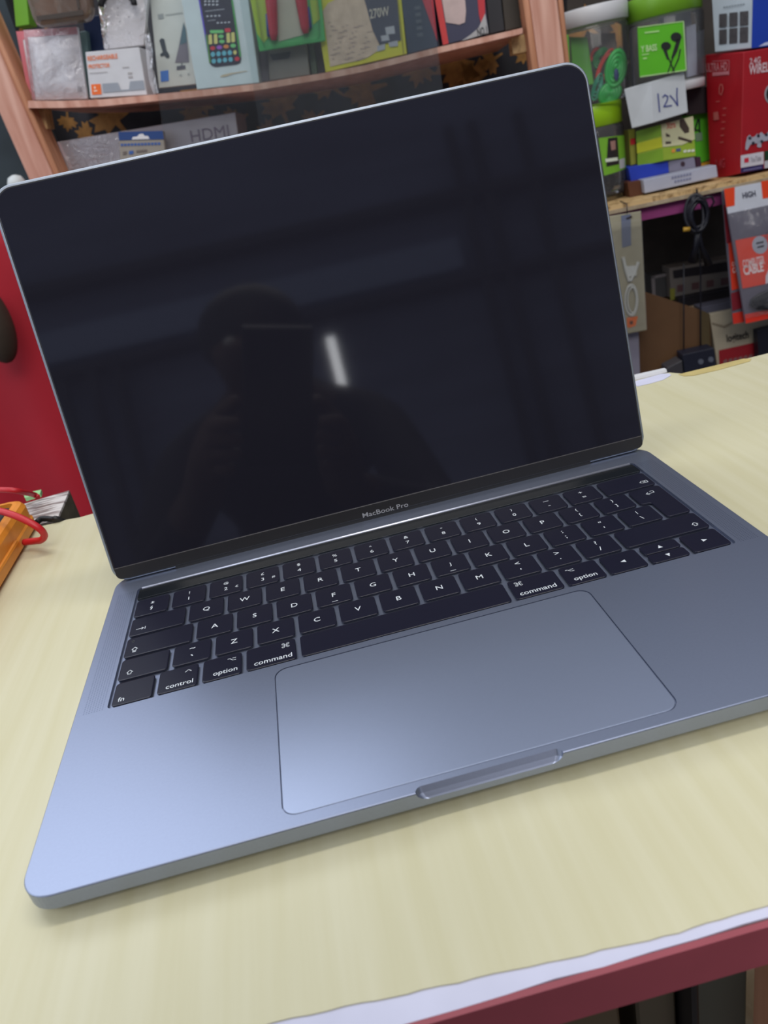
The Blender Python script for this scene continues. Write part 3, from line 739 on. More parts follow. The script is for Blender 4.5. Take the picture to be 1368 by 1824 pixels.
# microphone box
o, f = slab('microphone_box', [(266, -10), (331, -18), (349, 150), (283, 157.5)], 0.053, 0.045, paint(200, 202, 196), 'white box picturing a clip microphone and a screen tower, blue sticker below', 'box')
def puv(f, px, py):
    """uv on the face f of the point seen at a pixel"""
    r = ROT @ Vector(((px - 684) / FPX, -(py - 912) / FPX, -1))
    t = (f.q[0] - CAM).dot(f.n) / r.dot(f.n); P = CAM + r * t
    ex = f.q[1] - f.q[0]; ey = f.q[3] - f.q[0]; w_ = P - f.q[0]
    # solve in the plane, refine for the quad shape
    a, b2, c = ex.dot(ex), ex.dot(ey), ey.dot(ey); d1, d2 = w_.dot(ex), w_.dot(ey)
    det = a * c - b2 * b2
    u, v = (d1 * c - d2 * b2) / det, (a * d2 - b2 * d1) / det
    for _ in range(12):
        e = P - f.at(u, v)
        u += (e.dot(ex) * c - e.dot(ey) * b2) / det; v += (a * e.dot(ey) - b2 * e.dot(ex)) / det
    return u, v
def pp(f, pts): return [puv(f, x, y) for x, y in pts]
prints('microphone_picture', f, [pp(f, [(284, 72), (288, 68), (293, 70), (297, 90), (302, 98), (302, 103), (297, 104), (293, 99), (287, 101), (285, 97), (290, 93)])], paint(55, 62, 70), o)
prints('tower_picture', f, [pp(f, [(327, 40), (331, 52), (336, 96), (337, 111), (312, 112), (318, 86)])], paint(120, 115, 125), o)
prints('tower_top', f, [pp(f, [(327, 40), (331, 52), (333, 76), (321, 80)])], paint(85, 110, 120), o, lift=.0013)
prints('receiver_picture', f, [pp(f, [(315, 118), (330, 116), (331, 123), (315, 125)]), pp(f, [(323, 112), (325, 112), (325, 118), (323, 118)])], paint(90, 90, 100), o)
prints('blue_sticker', f, [pp(f, [(286, 127), (300, 125), (301, 144), (287, 146)])], paint(70, 120, 200), o)
prints('corner_mark', f, [pp(f, [(281, 26), (291, 24), (292, 33), (282, 34)])], paint(150, 155, 155), o)
prints('small_print', f, [pp(f, [(295, 26), (325, 22), (325, 24), (295, 28)]), pp(f, [(320, 133), (324, 132), (324, 136), (320, 136)]), pp(f, [(334, 131), (338, 130), (338, 134), (334, 134)])], paint(165, 168, 165), o)
prints('black_base', f, [pp(f, [(283, 158), (350, 151), (350, 158), (284, 165)])], paint(40, 42, 52), o)
mb = MB(); pts = [C(262, 60, 0), C(266, 90, 0), C(267, 120, -.002), C(272, 145, 0), (C(278, 166, 0))]
rings = []
for i, p in enumerate(pts):
    ww = .004 + .0012 * (i % 2); rings.append([p - CU * ww, p - CN * .002, p + CU * ww, p + CN * .002])
mb.loft(rings).out('folded_film_edge', M['bag'], o)
# keypad phone box
o, f = slab('phone_box', [(308, -90), (428, -110), (462, 147.5), (351, 159.5)], 0.0, 0.05, paint(196, 208, 212), 'large white box picturing a colourful phone keypad', 'box')
dev = pp(f, [(340, -80), (400, -90), (430, 106)]) + pp(f, [(428, 112), (422, 115), (384, 119.5), (377, 117), (373, 112)])
prints('phone_picture', f, [dev], paint(52, 52, 66), o)
prints('rainbow_rim', f, [pp(f, [(340, -80), (342.5, -80), (376, 112), (373, 112)])], paint(95, 80, 190), o, lift=.0012)
prints('rainbow_rim', f, [pp(f, [(412, 0), (415, 0), (430, 100), (427, 102)])], paint(70, 150, 80), o, lift=.0012)
prints('rainbow_rim', f, [pp(f, [(366, 62), (369, 62), (376, 112), (373, 112)])], paint(90, 140, 70), o, lift=.0014)
wt = []
for r, y in enumerate((2, 8)):
    for i in range(4): wt.append(pp(f, [(364 + i * 7, y - .5), (368 + i * 7, y - 1), (368 + i * 7, y + 1.6), (364 + i * 7, y + 2)]))
for i in range(4): wt.append(pp(f, [(368 + i * 7, 28 - i * .3), (371.5 + i * 7, 27.6 - i * .3), (372 + i * 7, 30 - i * .3), (368 + i * 7, 30.5 - i * .3)]))
for i in range(4): wt.append(pp(f, [(386.5 + i * 6.6, 40 - i * .4), (390 + i * 6.6, 39.6 - i * .4), (390 + i * 6.6, 42 - i * .4), (386.5 + i * 6.6, 42.4 - i * .4)]))
wt.append(pp(f, [(366, 20), (400, 16), (400, 16.8), (366, 20.8)])); wt.append(pp(f, [(370, 37), (384, 35), (384, 35.7), (370, 37.7)]))
prints('screen_text', f, wt, paint(190, 195, 205), o, lift=.0013)
def dot(px, py, rx, ry): return pp(f, [(px + rx * math.cos(a * math.pi / 5), py + ry * math.sin(a * math.pi / 5)) for a in range(10)])
def bar(px, py, w2, h2): return pp(f, [(px - w2, py - h2 + 1), (px - w2 + 1.5, py - h2), (px + w2 - 1.5, py - h2 - .5), (px + w2, py - h2 + .5), (px + w2 + 1, py + h2 - 1), (px + w2 - 1, py + h2), (px - w2 + 2, py + h2 + .4), (px - w2 + .6, py + h2 - .6)])
prints('keypad_yellow', f, [bar(374.5, 70.5, 3, 8.5), bar(384, 69.5, 3, 8.5), bar(406.5, 67.5, 3, 8.5), bar(415, 66.5, 3, 8.5), dot(418.8, 93.5, 3, 4)], paint(205, 200, 125), o, lift=.0013)
prints('keypad_green', f, [bar(386, 56.5, 12, 2.6), dot(394, 65, 5, 3.3), dot(395.5, 74, 5, 3.3), dot(415.5, 81.5, 5, 3.6)], paint(110, 190, 120), o, lift=.0013)
prints('keypad_red', f, [bar(405.5, 54, 5, 3.2), dot(379, 86, 4.6, 3.6), dot(422.5, 105, 4.4, 4)], paint(195, 60, 75), o, lift=.0013)
prints('keypad_purple', f, [dot(391, 84.5, 5, 3.6)], paint(150, 90, 190), o, lift=.0013)
prints('keypad_orange', f, [dot(403, 83, 5, 3.4)], paint(205, 130, 75), o, lift=.0013)
prints('keypad_blue', f, [dot(379.5 + i * 10, 97 - i, 4, 4.6) for i in range(4)] + [dot(381 + i * 10, 109 - i, 4, 4.4) for i in range(4)], paint(100, 175, 195), o, lift=.0013)
prints('gold_scribble', f, [pp(f, [(392, 136), (398, 133), (412, 130), (440, 126), (440, 127.2), (414, 132), (404, 136), (394, 137.6)])], paint(190, 175, 150), o)
# grey carton and slivers right of it
slab('carton', [(462, 60), (476, 58), (480, 144.5), (464, 147)], 0.035, 0.04, paint(120, 112, 122), 'narrow mauve-grey carton right beside the keypad box', 'carton')
o, f = slab('carton', [(476, 70), (544, 62), (552, 133), (480, 144)], 0.02, 0.05, paint(128, 122, 116), 'plain grey carton below the green blister pack', 'carton')
prints('dark_cutout', f, [pp(f, [(480, 97), (518, 92), (515, 104), (486, 108)])], paint(60, 62, 66), o)
slab('carton', [(548, 70), (558, 69), (566, 131), (555, 133)], 0.03, 0.05, paint(80, 92, 74), 'dark green carton edge between grey carton and yellow box', 'carton')
slab('carton', [(558, 70), (572, 69), (580, 128), (567, 131)], 0.04, 0.05, paint(74, 62, 62), 'dark brown carton edge touching the yellow box', 'carton')
# blister pack with two red pens
o, f = slab('blister_card', [(436, -60), (565, -70), (580, 73), (462, 92)], -0.006, 0.002, paint(70, 165, 90), 'green blister pack holding two red tools above the grey carton', 'blister pack')
prints('leaf_print', f, [pp(f, [(440, -30), (472, -30), (484, 60), (470, 76), (458, 60)]), pp(f, [(552, 0), (566, 0), (570, 34), (558, 44)])], paint(165, 190, 50), o)
prints('grey_centre', f, [pp(f, [(489, -30), (522, -30), (541, 62), (496, 74)])], paint(185, 178, 160), o)
for q, sd in ((((470, -60), (489, -60), (496, 72), (482, 74)), -1), (((515, -60), (542, -60), (553, 58), (538, 63)), 1)):
    mb = MB(); A0 = f.at(*puv(f, *[(q[0][i] + q[1][i]) / 2 for i in (0, 1)]), .006); B0 = f.at(*puv(f, *[(q[2][i] + q[3][i]) / 2 for i in (0, 1)]), .006)
    mb.tube([A0, A0.lerp(B0, .5), A0.lerp(B0, .9), B0], [.0095, .0085, .0065, .004], 12)
    h = mb.out('red_grip', paint(190, 45, 62, .25), o, smooth=True)
    mb = MB(); s_ = CU * (.006 * sd); mb.tube([A0.lerp(B0, .62) + s_ - f.n * .003, A0.lerp(B0, .93) + s_ - f.n * .003], [.004, .0042], 8); mb.out('blue_grip_side', paint(35, 50, 140, .3), o, smooth=True)
blo, _ = blister('shell', [(446, -60), (560, -70), (572, 66), (468, 84)], -0.008, .016, film('clear_blister', (.99, .99, .99), .985, .06, .4, 30, ior=1.12), None, None, r=.1, parent=o)
# yellow box
o, f = slab('power_supply_box', [(553, -40), (709, -60), (725, 96), (580, 129)], 0.004, 0.06, paint(205, 195, 50), 'yellow box with torn peach label and dark 270W panel', 'box')
prints('torn_label', f, [pp(f, [(575, 20), (584, 6), (612, -8), (655, -14), (668, 30), (676, 88), (656, 102), (640, 108), (618, 112), (588, 119), (582, 70)])], mat('torn_peach_card', c8(205, 178, 158), .7, var=.16, scale=70), o)
prints('label_wear', f, [pp(f, [(585 + (i * 37) % 70, 40 + (i * 29) % 68), (589 + (i * 37) % 70 + (i % 3) * 3, 39.4 + (i * 29) % 68), (589 + (i * 37) % 70 + (i % 3) * 3, 40.2 + (i * 29) % 68), (585 + (i * 37) % 70, 41 + (i * 29) % 68)]) for i in range(40)], paint(125, 105, 110), o, lift=.0013)
prints('dark_panel', f, [pp(f, [(640, -30), (704, -38), (714, 72), (694, 76), (676, 80), (664, 55), (652, 10)])], paint(68, 68, 84), o, lift=.0012)
f.text('power_rating', '270W', *puv(f, 657, 17), *puv(f, 694, 28), paint(190, 178, 165), o, lift=.0016)
prints('white_sticker', f, [pp(f, [(686, 49), (702, 46), (704, 60), (688, 62)]), pp(f, [(672, 82), (686, 78), (686, 88), (672, 92)]), pp(f, [(692, 76), (708, 72), (709, 82), (694, 84)]), pp(f, [(678, 64), (692, 62), (694, 72), (680, 74)])], paint(175, 172, 180), o, lift=.0015)
prints('spine_line', f, [pp(f, [(704, -30), (706.5, -30), (720, 96.5), (718, 97)])], paint(150, 140, 40), o, lift=.001)
# navy box with red wedge
o, f = slab('gadget_box', [(710, -40), (768, -50), (781, 83), (727, 96)], 0.004, 0.05, paint(52, 60, 78), 'navy box with a red wedge at its right, beside the yellow box', 'box')
prints('red_wedge', f, [pp(f, [(748, -12), (770, -16), (779, 74)])], paint(175, 48, 62), o)
prints('icon_row', f, [pp(f, [(738 + i * 1.2, 12 + i * 12), (748 + i * 1.2, 10 + i * 12), (749 + i * 1.2, 16 + i * 12), (739 + i * 1.2, 18 + i * 12)]) for i in range(5)], paint(88, 92, 102), o)
# red box No.1
o, f = slab('gadget_box', [(764, -60), (855, -80), (871, 59.5), (789, 81)], 0.0, 0.06, paint(62, 62, 84), 'red-edged box with pale picture and No.1 in its white corner', 'box')
prints('red_spine', f, [pp(f, [(764, -60), (776, -60), (799, 77.5), (789, 80.5)])], paint(205, 62, 62), o)
prints('pale_picture', f, [pp(f, [(784, -20), (826, -26), (830, 20), (828, 40), (818, 44), (794, 40)])], mat('pale_picture', c8(196, 172, 168), .5, var=.12, scale=50), o)
prints('red_strip', f, [pp(f, [(848, -30), (862, -30), (864, 22), (858, 48), (853, 26)])], paint(190, 50, 58), o, lift=.0011)
prints('white_corner', f, [pp(f, [(822, 73), (838, 62), (852, 50), (864, 24), (870, 59)])], paint(172, 168, 168), o, lift=.0013)
f.text('corner_lettering', 'NO.1', *puv(f, 849, 51), *puv(f, 868, 61), paint(35, 35, 42), o, lift=.0017)
slab('dark_box', [(860, -60), (886, -62), (899, 54), (872, 61)], 0.05, 0.05, paint(44, 46, 52), 'charcoal box standing between the No.1 box and olive box', 'box')
slab('dark_box', [(888, -60), (916, -60), (929, 48), (900, 55)], 0.06, 0.05, paint(70, 66, 60), 'dull olive-grey box at the right end of the upper board', 'box')

# ------------------------------------------------------------------ lower left bay
o, f = slab('hdmi_box', [(102, 253), (419, 200), (434, 318), (134, 358)], 0.05, 0.10, mat('silver_card', (.40, .36, .38), .32, .35, var=.1, scale=20), 'long silver box lettered HDMI seen over the lid', 'box')
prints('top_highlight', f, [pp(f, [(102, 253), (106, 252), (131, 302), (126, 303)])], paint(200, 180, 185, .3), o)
f.text('lettering', 'HDMI', *puv(f, 338, 233), *puv(f, 409, 243), paint(104, 92, 108), o, bold=0)
mb = MB(); nx, ny = 20, 6; vs = []
for j in range(ny + 1):
    for i in range(nx + 1):
        u, v = .02 + .38 * i / nx, j / ny; vs.append(f.at(u, v, .0012 + .0022 * abs(math.sin(6 * u + 4 * v)) * min(1, 6 * min(v, 1 - v) + .1)))
mb.add(vs, [(j * (nx + 1) + i, j * (nx + 1) + i + 1, (j + 1) * (nx + 1) + i + 1, (j + 1) * (nx + 1) + i) for j in range(ny) for i in range(nx)]).out('loose_wrap', M['bag'], o, smooth=True)
o, f = slab('hang_card_pack', [(211, 235), (290, 233), (298, 300), (216, 310)], 0.02, 0.012, paint(150, 142, 132), 'small blue-topped hang card pack in front of the HDMI box', 'pack')
prints('blue_header', f, [pp(f, [(211, 235), (290, 233), (292, 248), (212, 250)])], paint(38, 68, 125), o)
prints('hang_slot', f, [pp(f, [(235, 248.5), (237, 244), (245, 243), (248, 239), (255, 238), (258, 242), (264, 242), (267, 247.5)])], paint(225, 222, 225), o, lift=.0013)
prints('blue_lettering', f, [pp(f, [(215 + i * 6, 256 - i * .2), (219.5 + i * 6, 255.6 - i * .2), (219.8 + i * 6, 260 - i * .2), (215.4 + i * 6, 260.4 - i * .2)]) for i in range(12)] + [pp(f, [(230, 269), (238, 268), (238, 274), (230, 275)])], paint(60, 95, 160), o)
prints('grey_lettering', f, [pp(f, [(219, 270), (226, 269), (226, 275), (219, 276)]), pp(f, [(243, 268), (262, 266), (262, 270), (243, 272)])], paint(110, 100, 95), o)
# sliding glass panes
for k, (q, lab) in enumerate((([(238, -120), (752, -120), (812, 330), (306, 340)], 'clear sliding glass pane in front of the left shelf'), ([(408, -120), (752, -120), (812, 330), (480, 340)], 'second glass pane overlapping behind the first on the left bay'))):
    o, f = slab('glass_pane', q, -0.034 - 0.006 * (1 - k), 0.003, M['glass'], lab, 'glass pane')

# ------------------------------------------------------------------ right bay
def lid_ring(c, r, z0, z1, m, parent, name='lid'):
    c = Vector(c); c.z = 0
    return MB().lathe(c, [(r * .97, z0), (r, z0 + .001), (r, z1 - .002), (r * .985, z1 - .0006), (r * .94, z1)], 44).out(name, m, parent, smooth=True)
def jar(label, cx, cyb, cyt, half, d, group='clear plastic jars on the right board'):
    """clear jar: centre pixel x, base and rim pixel y, half width in pixels; returns jar, centre, radius, z0, z1"""
    a = C(cx, cyb, d); t = C(cx, cyt, d); R = half * (a - CAM).dot(-ROT.col[2]) / FPX
    c = a + CN * R
    z0, z1 = a.z, t.z
    root = thing('plastic_jar', (c.x, c.y, z0), label, 'jar', group)
    MB().lathe((c.x, c.y, 0), [(R * .90, z0 + .0006), (R * .99, z0 + .004), (R, z0 + .010), (R, z1 - .008), (R * .93, z1 - .001), (R * .90, z1)], 48).out('body', M['jar'], root, smooth=True)
    return root, c, R, z0, z1
# lower jar with lime lid (its top at the row of y=185), upper jar with white lid on it
jb, cB, RB, zb0, zb1 = jar('lower clear jar with lime lid and a green portrait label beside the lid', 1072, 356, 223, 60, 0.05)
zl = C(1056, 187, 0.05).z
lid_ring(cB, RB * .97, zb1 - .002, zl - .0005, M['lime'], jb)
def wrap(c, R, pts, m, name, parent, lift=.0004, steps=10):
    """label bent round a jar; pts = pixel outline TL TR BR BL"""
    c = Vector(c)
    def hit(px, py):
        r = ROT @ Vector(((px - 684) / FPX, -(py - 912) / FPX, -1)); o_ = CAM
        A = r.x ** 2 + r.y ** 2; B = 2 * ((o_.x - c.x) * r.x + (o_.y - c.y) * r.y); D = (o_.x - c.x) ** 2 + (o_.y - c.y) ** 2 - (R + lift) ** 2
        dd = B * B - 4 * A * D
        t = (-B - math.sqrt(max(dd, 0))) / (2 * A); P = o_ + r * t
        return math.atan2(P.y - c.y, P.x - c.x), P.z
    q = [hit(*p) for p in pts]
    mb = MB(); vs = []
    for j in range(steps + 1):
        for i in range(steps + 1):
            u, v = i / steps, j / steps
            a = (q[0][0] * (1 - u) + q[1][0] * u) * (1 - v) + (q[3][0] * (1 - u) + q[2][0] * u) * v
            z = (q[0][1] * (1 - u) + q[1][1] * u) * (1 - v) + (q[3][1] * (1 - u) + q[2][1] * u) * v
            vs.append((c.x + (R + lift) * math.cos(a), c.y + (R + lift) * math.sin(a), z))
    mb.add(vs, [(j * (steps + 1) + i, j * (steps + 1) + i + 1, (j + 1) * (steps + 1) + i + 1, (j + 1) * (steps + 1) + i) for j in range(steps) for i in range(steps)])
    return mb.out(name, m, parent, smooth=True)
lb = wrap(cB, RB, [(1066, 246), (1119, 240), (1119, 297), (1076, 313)], paint(120, 180, 55), 'label', jb)
wrap(cB, RB, [(1083, 246), (1100, 244), (1103, 292), (1080, 297)], paint(45, 40, 42), 'portrait_hair', jb, .0008, 6)
wrap(cB, RB, [(1087, 252), (1096, 250), (1097, 266), (1089, 268)], paint(165, 125, 115), 'portrait_face', jb, .0011, 5)
wrap(cB, RB, [(1103, 284), (1113, 281), (1113, 298), (1104, 301)], paint(190, 190, 195), 'price_label', jb, .0009, 5)
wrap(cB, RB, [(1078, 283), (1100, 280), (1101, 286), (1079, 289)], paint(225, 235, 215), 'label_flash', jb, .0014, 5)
mb = MB()
for i in range(7): mb.ball((cB.x + .025 * math.cos(i * 2.4), cB.y + .025 * math.sin(i * 2.4), zb0 + .014 + .005 * (i % 3)), .014, .010, .012, 6)
mb.out('black_adapters', paint(28, 28, 32), jb, kind='stuff', smooth=True)
# upper jar
ja, cA, RA, za0, za1 = jar('upper clear jar of coiled green and red flat cables with white lid', 1077, 186.5, 34, 66, 0.045)
lid_ring(cA, RA * 1.0, za1 - .002, za1 + .022, M['white_plastic'], ja)
def flatcoil(name, px, py, rx, ry, d, col, rot, parent, turns=3, label=None, cat=None, group=None):
    c = C(px, py, d); k = 1.25 / FPX; mb = MB()
    for t in range(turns):
        pts = []
        for i in range(28):
            a = 2 * math.pi * i / 28; s = 1 - t * .27
            x = rx * s * math.cos(a) * k; y = ry * s * math.sin(a) * k
            pts.append(c + CU * (x * math.cos(rot) - y * math.sin(rot)) + Vector((0, 0, x * math.sin(rot) + y * math.cos(rot))) + CN * (.0015 * math.sin(2 * a)))
        mb.tube(pts, .0034 * rx / 14, 8, closed=True)
    return mb.out(name, paint(*col, .4), parent, smooth=True, label=label, cat=cat, group=group)
G = 'flat cables inside the upper jar'
flatcoil('flat_cable', 1097, 122, 15, 26, .078, (35, 165, 70), -.25, None, 4, 'bright green flat cable coil with dark tie, front right in the upper jar', 'cable', G)
flatcoil('flat_cable', 1078, 118, 9, 26, .090, (200, 62, 48), -.55, None, 2, 'orange-red flat cable coil beside the bright green one in the jar', 'cable', G)
flatcoil('flat_cable', 1070, 104, 10, 15, .098, (36, 125, 66), -.6, None, 3, 'dark green flat cable coil topmost at the back of the jar', 'cable', G)
flatcoil('flat_cable', 1060, 97, 6, 10, .108, (205, 60, 45), -.6, None, 2, 'small red flat cable loop at the far left of the cable pile', 'cable', G)
flatcoil('flat_cable', 1086, 166, 17, 13, .080, (35, 160, 70), .4, None, 4, 'green flat cable coil lying lowest on the jar bottom', 'cable', G)
flatcoil('flat_cable', 1064, 155, 7, 20, .085, (38, 130, 105), -.4, None, 3, 'teal green flat cable coil at the lower left of the jar', 'cable', G)
mb = MB(); p = C(1098, 133, .072); mb.ball(p, .004, .002, .009, 8); mb.out('cable_tie', paint(30, 50, 110), smooth=True, label='dark blue oval tie on the bright green coil in the jar', cat='cable tie')
for a, b_, lb_ in (((1100, 105), (1110, 99), 'small metal cable plug poking up above the bright green coil'), ((1112, 118), (1120, 108), 'small metal cable plug at the right side of the bright green coil')):
    MB().tube([C(*a, .092), C(*b_, .092)], .002, 8).out('cable_plug', paint(165, 160, 150, .3, metal=.6), smooth=True, label=lb_, cat='plug')
slab('product_card', [(1016, 66), (1046, 66), (1058, 150), (1022, 155)], .088, .003, paint(90, 165, 60), 'green card with rounded top standing at the left inside the upper jar', 'card')
slab('product_card', [(1052, 60), (1096, 58), (1100, 100), (1058, 104)], .118, .003, paint(125, 112, 108), 'greyish-pink card standing behind the cable coils', 'card')
o, f = slab('earbud_picture_card', [(1000, 60), (1013, 62), (1016, 120), (1006, 122)], .03, .003, paint(100, 175, 60), 'sliver of green card showing beside the right pine post', 'card')
# jar of white packs with earphone card
jc, cC, RC, zc0, zc1 = jar('clear jar of white packs with lime lid above the earphone card', 1209, 158, 16, 67, 0.04)
lid_ring(cC, RC * .96, zc1 - .002, zc1 + .028, mat('dark_lime_lid', (0.16, 0.36, 0.02), .35), jc)
lid_ring(cC, RC * 1.0, zc0 - .004, zc0 + .010, M['white_plastic'], jc, 'base_ring')
mb_m = mat('white_sachet', (.33, .34, .42), .5, var=.1)
for i, (x0, x1, y0, y1, d, lab) in enumerate(((1222, 1240, 48, 138, .085, 'tall bluish-white sachet at right in the earphone jar, nearest its wall'), (1238, 1250, 60, 134, .098, 'pale sachet at the far right edge inside the earphone jar'), (1175, 1230, 24, 60, .100, 'white sachet leaning above the earphone card in the jar'))):
    slab('sachet', [(x0, y0), (x1, y0 - 6), (x1 + 3, y1 - 5), (x0 + 3, y1)], d, .008, mb_m, lab, 'sachet', 'white sachets in the earphone jar')
o, f = slab('earphone_card', [(1136, 48), (1218, 37), (1223, 126), (1140, 138)], .030, .003, paint(88, 178, 30), 'lime green card picturing black earphones, lettered BASS', 'card')
prints('card_border', f, [r4(0, 0, 1, .02), r4(.975, 0, 1, 1), r4(0, .975, 1, 1)], paint(170, 205, 140), o)
f.text('lettering', 'Y BASS', *puv(f, 1141, 82), *puv(f, 1170, 90), paint(190, 225, 160), o)
prints('small_lettering', f, [pp(f, [(1148, 57), (1174, 54), (1174, 57), (1148, 60)]), pp(f, [(1143, 97), (1156, 95), (1156, 97), (1143, 99)]), pp(f, [(1145, 103), (1152, 102), (1152, 105), (1145, 106)])], paint(165, 215, 130), o)
prints('earphones_picture', f, [pp(f, [(1186 + 9 * math.cos(a / 10 * 2 * math.pi) , 82 + 7.5 * math.sin(a / 10 * 2 * math.pi)) for a in range(10)]), pp(f, [(1204 + 10 * math.cos(a / 10 * 2 * math.pi), 66 + 8.5 * math.sin(a / 10 * 2 * math.pi)) for a in range(10)])], paint(26, 30, 28), o)
prints('earphone_stems', f, [pp(f, [(1179, 84), (1186, 84), (1192, 106), (1188, 106)]), pp(f, [(1205, 70), (1213, 68), (1206, 92), (1199, 104), (1195, 104)]), pp(f, [(1190, 104), (1192, 104), (1202, 128), (1200, 129)]), pp(f, [(1197, 103), (1199, 104), (1190, 130), (1188, 130)]), pp(f, [(1210, 88), (1213, 87), (1209, 106), (1198, 129), (1196, 129), (1207, 104)])], paint(30, 34, 30), o)
# 12V box
o, f1, f2 = box3('carton', (1111, 159, 1125, 229, .050), (1159, 146, 1163, 219, .032), (1219.5, 128, 1226, 200, .038), paint(196, 200, 204), 'white carton marked 12V in blue pen', 'box')
def stroke(f, pts, w=1.1):
    out = []
    for (xa, ya), (xb, yb) in zip(pts, pts[1:]):
        dx, dy = xb - xa, yb - ya; L = math.hypot(dx, dy); nx, ny = -dy / L * w, dx / L * w; ex, ey = dx / L * w * .5, dy / L * w * .5
        out.append(pp(f, [(xa - nx - ex, ya - ny - ey), (xb - nx + ex, yb - ny + ey), (xb + nx + ex, yb + ny + ey), (xa + nx - ex, ya + ny - ey)]))
    return out
prints('pen_writing', f2, stroke(f2, [(1171.5, 167), (1174.5, 199)]) + stroke(f2, [(1180, 173), (1184, 169), (1189, 172), (1188, 179), (1182, 190), (1196, 188)]) + stroke(f2, [(1193, 170), (1200, 178), (1206.5, 188)]) + stroke(f2, [(1206.5, 188), (1205, 170), (1205.5, 157)]), paint(62, 70, 135), o)
# dark gap box behind and jar row under the 12V box
slab('carton', [(1218, 160), (1266, 152), (1268, 200), (1222, 206)], .10, .04, paint(36, 20, 26), 'near-black carton in the gap right of the 12V carton', 'carton')
# green-yellow box with adapters picture
o, f1, f2 = box3('adapter_box', (1133, 234, 1136, 297, .075), (1177, 222, 1182, 286, .057), (1234, 207, 1240, 278, .065), paint(150, 178, 60), 'pale green box picturing dongles under the 12V carton', 'box')
prints('yellow_flash', f1, [r4(0, .34, 1, .62)], paint(190, 195, 40), o)
prints('left_face_green', f1, [r4(0, 0, 1, .30), r4(0, .66, 1, 1)], paint(120, 160, 40), o)
prints('pale_front', f2, [pp(f2, [(1177, 222), (1234, 207), (1237, 248), (1215, 258), (1180, 262)])], paint(205, 205, 165), o)
f2.text('red_lettering', 'Xtra', *puv(f2, 1186, 219), *puv(f2, 1203, 227), paint(200, 80, 80), o)
prints('dongle_picture', f2, [pp(f2, [(1210, 214), (1217, 210), (1227, 228), (1227, 236), (1219, 238), (1210, 226)]), pp(f2, [(1208, 243), (1232, 250), (1232, 255), (1207, 248)]), pp(f2, [(1185, 237), (1192, 240), (1194, 244), (1186, 244)]), pp(f2, [(1185, 252), (1195, 252), (1195, 256), (1185, 257)])], paint(72, 62, 55), o)
prints('spec_icons', f2, [pp(f2, [(1217 + i * 7, 268 - i * .6), (1222.5 + i * 7, 266.5 - i * .6), (1222.5 + i * 7, 271 - i * .6), (1217 + i * 7, 272 - i * .6)]) for i in range(3)], paint(225, 228, 215), o)
prints('orange_icon', f2, [pp(f2, [(1196, 266), (1202, 265), (1202, 271), (1196, 272)])], paint(225, 150, 70), o)
prints('blue_icon', f2, [pp(f2, [(1204, 265), (1212, 264), (1212, 269), (1204, 270)])], paint(80, 90, 140), o)
o, f = slab('slim_box', [(1120, 232), (1131, 230), (1134, 292), (1124, 295)], .085, .03, paint(150, 150, 60), 'slim olive box with red spot between label jar and dongle box', 'box')
prints('red_spot', f, [r4(.1, .25, .9, .42)], paint(205, 45, 50), o)
o, f = slab('product_packet', [(1222, 200), (1264, 191), (1268, 283), (1228, 298)], .115, .02, paint(92, 190, 40), 'bright green packet with black figure 4 behind the dongle box', 'packet')
prints('black_figure', f, stroke(f, [(1246, 232), (1237, 232), (1243, 213), (1245, 213), (1246, 236)], 1.6), paint(25, 40, 25), o)
prints('grey_figure', f, [pp(f, [(1238, 238), (1250, 235), (1251, 250), (1239, 252)])], paint(120, 150, 120), o)
prints('orange_foot', f, [pp(f, [(1248, 291), (1266, 286), (1267, 293), (1249, 297)])], paint(225, 170, 50), o)
# blue, grey boxes and white carton on the board
slab('blue_box', [(1119, 298), (1190, 286), (1192, 308), (1124, 324)], .065, .04, paint(38, 62, 175), 'flat royal blue box under the dongle box', 'box')
o, f = slab('grey_box', [(1190.5, 286), (1237, 280), (1240, 300), (1192, 308)], .065, .04, paint(128, 125, 142), 'flat grey box with a dark round spot beside the blue box', 'box')
prints('round_spot', f, [pp(f, [(1216 + 4 * math.cos(a), 292 + 4.5 * math.sin(a)) for a in [i * math.pi / 6 for i in range(12)]])], paint(60, 40, 50), o)
slab('purple_box', [(1238, 280), (1248, 279), (1250, 298), (1240, 300)], .07, .04, paint(62, 34, 52), 'narrow dark purple box at the right of the grey box', 'box')
o, f = slab('white_carton', [(1146, 321), (1276, 294), (1279, 315), (1149, 344.5)], .035, .028, paint(168, 172, 190), 'long flat white carton lying lowest on the right board', 'carton')
prints('faint_lettering', f, [pp(f, [(1196 + i * 5.2, 315 - i * 1.05), (1199.6 + i * 5.2, 314.2 - i * 1.05), (1199.6 + i * 5.2, 318 - i * 1.05), (1196 + i * 5.2, 318.8 - i * 1.05)]) for i in range(7)] + [pp(f, [(1201 + i * 5.2, 322 - i * 1.05), (1204.6 + i * 5.2, 321.2 - i * 1.05), (1204.6 + i * 5.2, 325 - i * 1.05), (1201 + i * 5.2, 325.8 - i * 1.05)]) for i in range(6)], paint(120, 125, 155), o)
slab('brown_carton', [(1118, 325), (1146, 320), (1148, 346), (1122, 352)], .05, .04, paint(88, 52, 32), 'dark brown carton between label jar and long white carton', 'carton')
